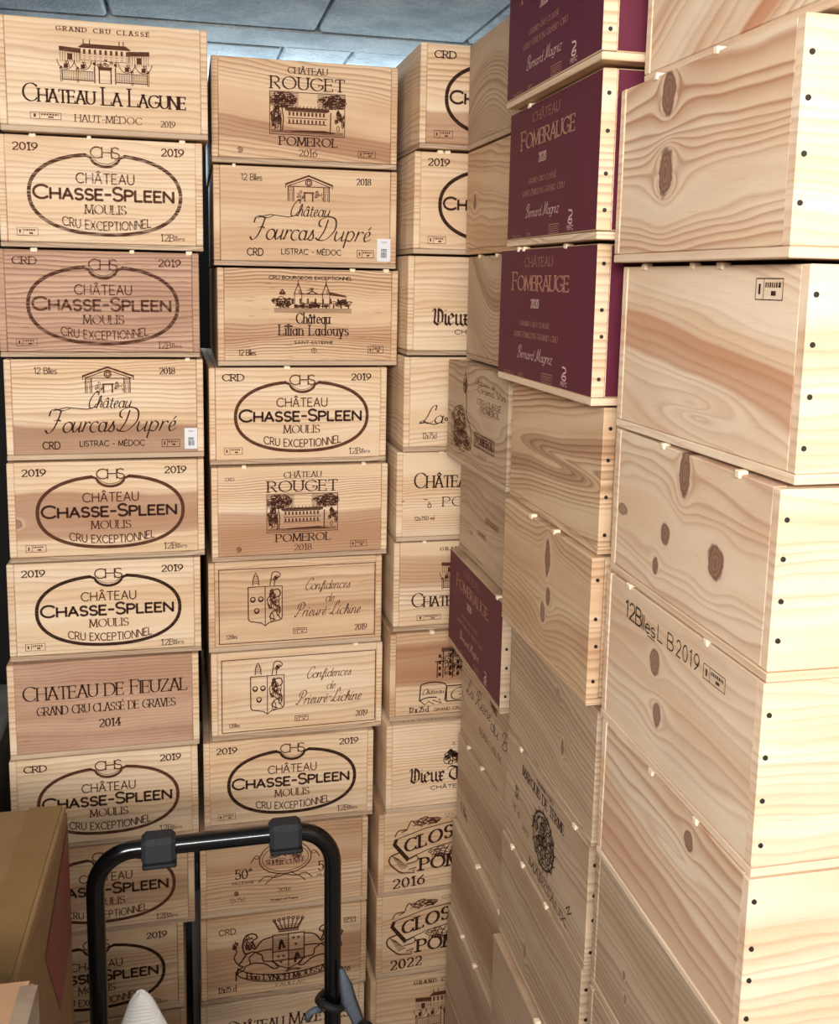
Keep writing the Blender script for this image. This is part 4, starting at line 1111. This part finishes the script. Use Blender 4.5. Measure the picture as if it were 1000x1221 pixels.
# ------------------------------------------------------------------ cartons
def carton(label, corner_far, corner_near, width, z0, z1, mat, tapes=True, diamond=False, clear=False, group='cardboard cartons'):
    """corner_far / corner_near: the two top corners of the right-hand face, seen from the viewer"""
    fx, fy = corner_far; nx, ny = corner_near
    d = Vector((fx-nx, fy-ny)); L_ = d.length
    rz = math.atan2(d.y, d.x)-PI/2
    t = thing('cardboard_carton', label, 'carton', (nx, ny, z0), rz, group)
    h = z1-z0
    bm = box(-width, 0, 0, L_, 0, h-.004, bev=.004)
    obj('carton_body', bm, mat, t)
    obj('lid_flap', box(-width+.001, -width/2-.001, .001, L_-.001, h-.0045, h, bev=.0015), mat, t)
    obj('lid_flap', box(-width/2+.001, -.001, .001, L_-.001, h-.0045, h, bev=.0015), mat, t)
    if tapes:
        bm = box(-.044, -.006, .0, L_, h+.0002, h+.0012, bev=0)
        obj('packing_tape', bm, MAT['tape2' if clear else 'tape'], t)
    if clear:
        bm = bmesh.new()
        add_box(bm, -.012, .0012, .0, L_*.98, h+.0012, h+.0020, bev=0); add_box(bm, .0004, .0014, .0, L_*.98, h-.16, h+.0014, bev=0)
        obj('packing_tape', bm, MAT['clear'], t)
    if diamond:
        bm = bmesh.new()
        for s, y0, hh in ((0, .30, .17),):
            P = [(.0008, L_*.50, h-.075), (.0008, L_*.985, h-.02), (.0008, L_*.985, h-.17), (.0008, L_*.72, h-.20)]
            vs = [bm.verts.new(p) for p in P]; bm.faces.new(vs)
        o = obj('printed_mark', bm, MAT['red_print'], t); o['label'] = 'faded red printed shape'
    return t
carton('large brown cardboard carton at lower left in front of the left crate stack', (-.150, 1.203), (-.162, .845), .42, Z0-1.13, Z0-.65, MAT['kraft'], diamond=True)
carton('brown cardboard carton on the floor under the large carton', (-.150, 1.203), (-.162, .845), .42, 0, Z0-1.132, MAT['kraft'], tapes=False)
carton('smaller tan cardboard carton in the lower left corner with shiny tape', (-.120, .750), (-.134, .42), .34, Z0-1.09, Z0-.55, MAT['kraft2'], clear=True)
carton('tan cardboard carton on the floor under the smaller carton', (-.120, .750), (-.134, .42), .34, 0, Z0-1.092, MAT['kraft2'], tapes=False)

# ------------------------------------------------------------------ hand truck
HY = 1.25
t = thing('hand_truck', 'black tubular hand truck handle with two rubber grips before the crates', 'hand truck', (.03, HY, 0))
xl, xr, zt = -.155, .157, Z0-.745
pts = [(xl-.002, 0, .06), (xl, 0, .5)] + [(xl+.052-.052*math.cos(R(q)), 0, zt-.052+.052*math.sin(R(q))) for q in range(0, 91, 9)]
pts += [(xr-.052+.052*math.sin(R(q)), 0, zt-.052+.052*math.cos(R(q))) for q in range(0, 91, 9)] + [(xr+.002, 0, .5), (xr+.002, 0, .06)]
obj('handle_tube', tube(pts, .0118, 20), MAT['tube'], t, True)
for gx in (-.074, .092):
    bm = box(gx-.022, gx+.022, -.0165, .0165, zt-.019, zt+.017, bev=.006)
    gp = obj('grip', bm, MAT['foam'], t); gp['label'] = 'black rubber grip block'
    obj('grip_clip', box(gx-.021, gx+.023, -.0145, .0185, zt-.025, zt-.0192, bev=.002), MAT['rubber'], gp)
obj('cross_bar', tube([(xl, 0, .52), (xr, 0, .52)], .009), MAT['tube'], t, True)
obj('cross_bar', tube([(xl, 0, .20), (xr, 0, .20)], .009), MAT['tube'], t, True)
obj('toe_plate', box(xl-.02, xr+.02, -.20, .012, .012, .018, bev=.002), MAT['tube'], t)
obj('axle', tube([(xl-.05, .06, .075), (xr+.05, .06, .075)], .008), MAT['steel'], t, True)
for s, wx in ((-1, xl-.035), (1, xr+.035)):
    bm = bmesh.new()
    prof = [(.018, -.015), (.060, -.017), (.073, -.012), (.075, 0), (.073, .012), (.060, .017), (.018, .015)]
    rings = [[bm.verts.new((wx+b, .06+a*math.cos(2*PI*k/28), .075+a*math.sin(2*PI*k/28))) for k in range(28)] for a, b in prof]
    for a, b in zip(rings, rings[1:]+rings[:1]):
        for k in range(28): bm.faces.new((a[k], a[(k+1) % 28], b[(k+1) % 28], b[k]))
    bmesh.ops.recalc_face_normals(bm, faces=bm.faces)
    obj('wheel', bm, MAT['rubber'], t, True)
    obj('wheel_bracket', box(wx-s*.03-.003, wx-s*.03+.003, -.004, .075, .055, .20, bev=.001), MAT['tube'], t)

# white ribbed cloth standing up behind the cross bar
def ribbed_cone(name, label, tip, base, r_tip, r_base, ribs):
    tz = tip[2]
    o = thing(name, label, 'glove', (base[0], base[1], base[2]), 0)
    bm = bmesh.new(); n = 26; rows = ribs*4
    rings = []
    for i in range(rows+1):
        f = i/rows
        rad = r_base+(r_tip-r_base)*f
        cap = min(1.0, math.sqrt(max(0.0, 1-max(0, (f-.90)/.10)**2)))
        rad = max(.0006, rad*cap*(1+.05*math.sin(i*PI/2)))
        cx = (tip[0]-base[0])*f; cy = (tip[1]-base[1])*f; cz = (tz-base[2])*f
        rings.append([bm.verts.new((cx+rad*math.cos(2*PI*k/n), cy+rad*.6*math.sin(2*PI*k/n), cz+.0016*math.sin(3*2*PI*k/n))) for k in range(n)])
    for a, b in zip(rings, rings[1:]):
        for k in range(n): bm.faces.new((a[k], a[(k+1) % n], b[(k+1) % n], b[k]))
    bm.faces.new(rings[-1]); bm.faces.new(rings[0][::-1])
    bmesh.ops.recalc_face_normals(bm, faces=bm.faces)
    f = obj('ribbed_finger', bm, MAT['knit'], o, True)
    return o
GX, GY = -.068, 1.19
gl = ribbed_cone('knit_glove', 'white ribbed knit glove with finger tips poking up by the black handle', (-.068, GY, Z0-.905), (-.062, GY, Z0-1.09), .009, .078, 44)
bm = bmesh.new(); n = 20; rings = []
for i in range(61):
    f = i/60; rad = .013*(1-.25*f)*math.sqrt(max(0.002, 1-max(0, (f-.88)/.12)**2))*(1+.03*math.sin(i*PI/2))
    rings.append([bm.verts.new((-.040-.019*f+rad*math.cos(2*PI*k/n), -.006+rad*math.sin(2*PI*k/n), .02+.125*f)) for k in range(n)])
for a, b in zip(rings, rings[1:]):
    for k in range(n): bm.faces.new((a[k], a[(k+1) % n], b[(k+1) % n], b[k]))
bm.faces.new(rings[-1]); bm.faces.new(rings[0][::-1])
bmesh.ops.recalc_face_normals(bm, faces=bm.faces)
obj('ribbed_finger', bm, MAT['knit'], gl, True)
obj('cuff', box(-.045, .045, -.02, .02, -.12, .01, bev=.012), MAT['knit'], gl)

# elastic strap hooked round the right leg of the handle
t = thing('luggage_strap', 'grey blue elastic strap with black ball round the right handle leg', 'strap', (.187, 1.25, Z0-1.03))
loop = [(.0185*math.cos(R(q)), .0195*math.sin(R(q)), .025+.004*math.sin(R(q*2))) for q in range(0, 361, 15)]
obj('cord_loop', tube(loop, .0055, 10), MAT['rubber'], t, True)
obj('hook', tube([(-.018, -.012, .02), (-.026, -.018, .026), (-.034, -.018, .022), (-.036, -.016, .012)], .0045, 10), MAT['strap'], t, True)
bm = bmesh.new(); prof = [((.010, -.02, .085), .003), ((.016, -.024, .062), .009), ((.020, -.026, .040), .011), ((.032, -.028, .010), .009), ((.044, -.028, -.04), .009), ((.046, -.028, -.12), .009)]
rg = []
for (p, w) in prof:
    p = Vector(p)
    rg.append([bm.verts.new(p+Vector((dx*w, dy*.0035, 0))) for dx, dy in ((-1, -.6), (-.3, -1.6), (.5, -1), (1, .6), (0, 1.4))])
for a, b in zip(rg, rg[1:]):
    for k in range(5): bm.faces.new((a[k], a[(k+1) % 5], b[(k+1) % 5], b[k]))
bm.faces.new(rg[0]); bm.faces.new(rg[-1][::-1])
bmesh.ops.recalc_face_normals(bm, faces=bm.faces)
obj('webbing', bm, MAT['strap'], t, True)
bm = bmesh.new(); bmesh.ops.create_icosphere(bm, subdivisions=3, radius=.0135)
bmesh.ops.translate(bm, verts=bm.verts, vec=(.040, -.046, .005))
obj('ball', bm, MAT['rubber'], t, True)

# grey odds and ends at the back left
def single(name, label, cat, bm, mat, loc):
    o = obj(name, bm, mat); o.location = loc; o['label'] = label; o['category'] = cat
    return o
single('steel_upright', 'grey steel strip standing in the gap between left and middle back stacks', 'steel strip', box(-.0105, .0105, -.008, .008, 0, .395, bev=.001), MAT['steel'], (.006, 1.90, 0))
single('concrete_plinth', 'grey concrete plinth in the dark left of the left crate stack', 'plinth', box(-.2, .06, 0, .4, 0, .66, bev=.006), concrete('plinth_concrete', (120, 116, 112), (92, 88, 84), .4), (-.45, 2.0, 0))
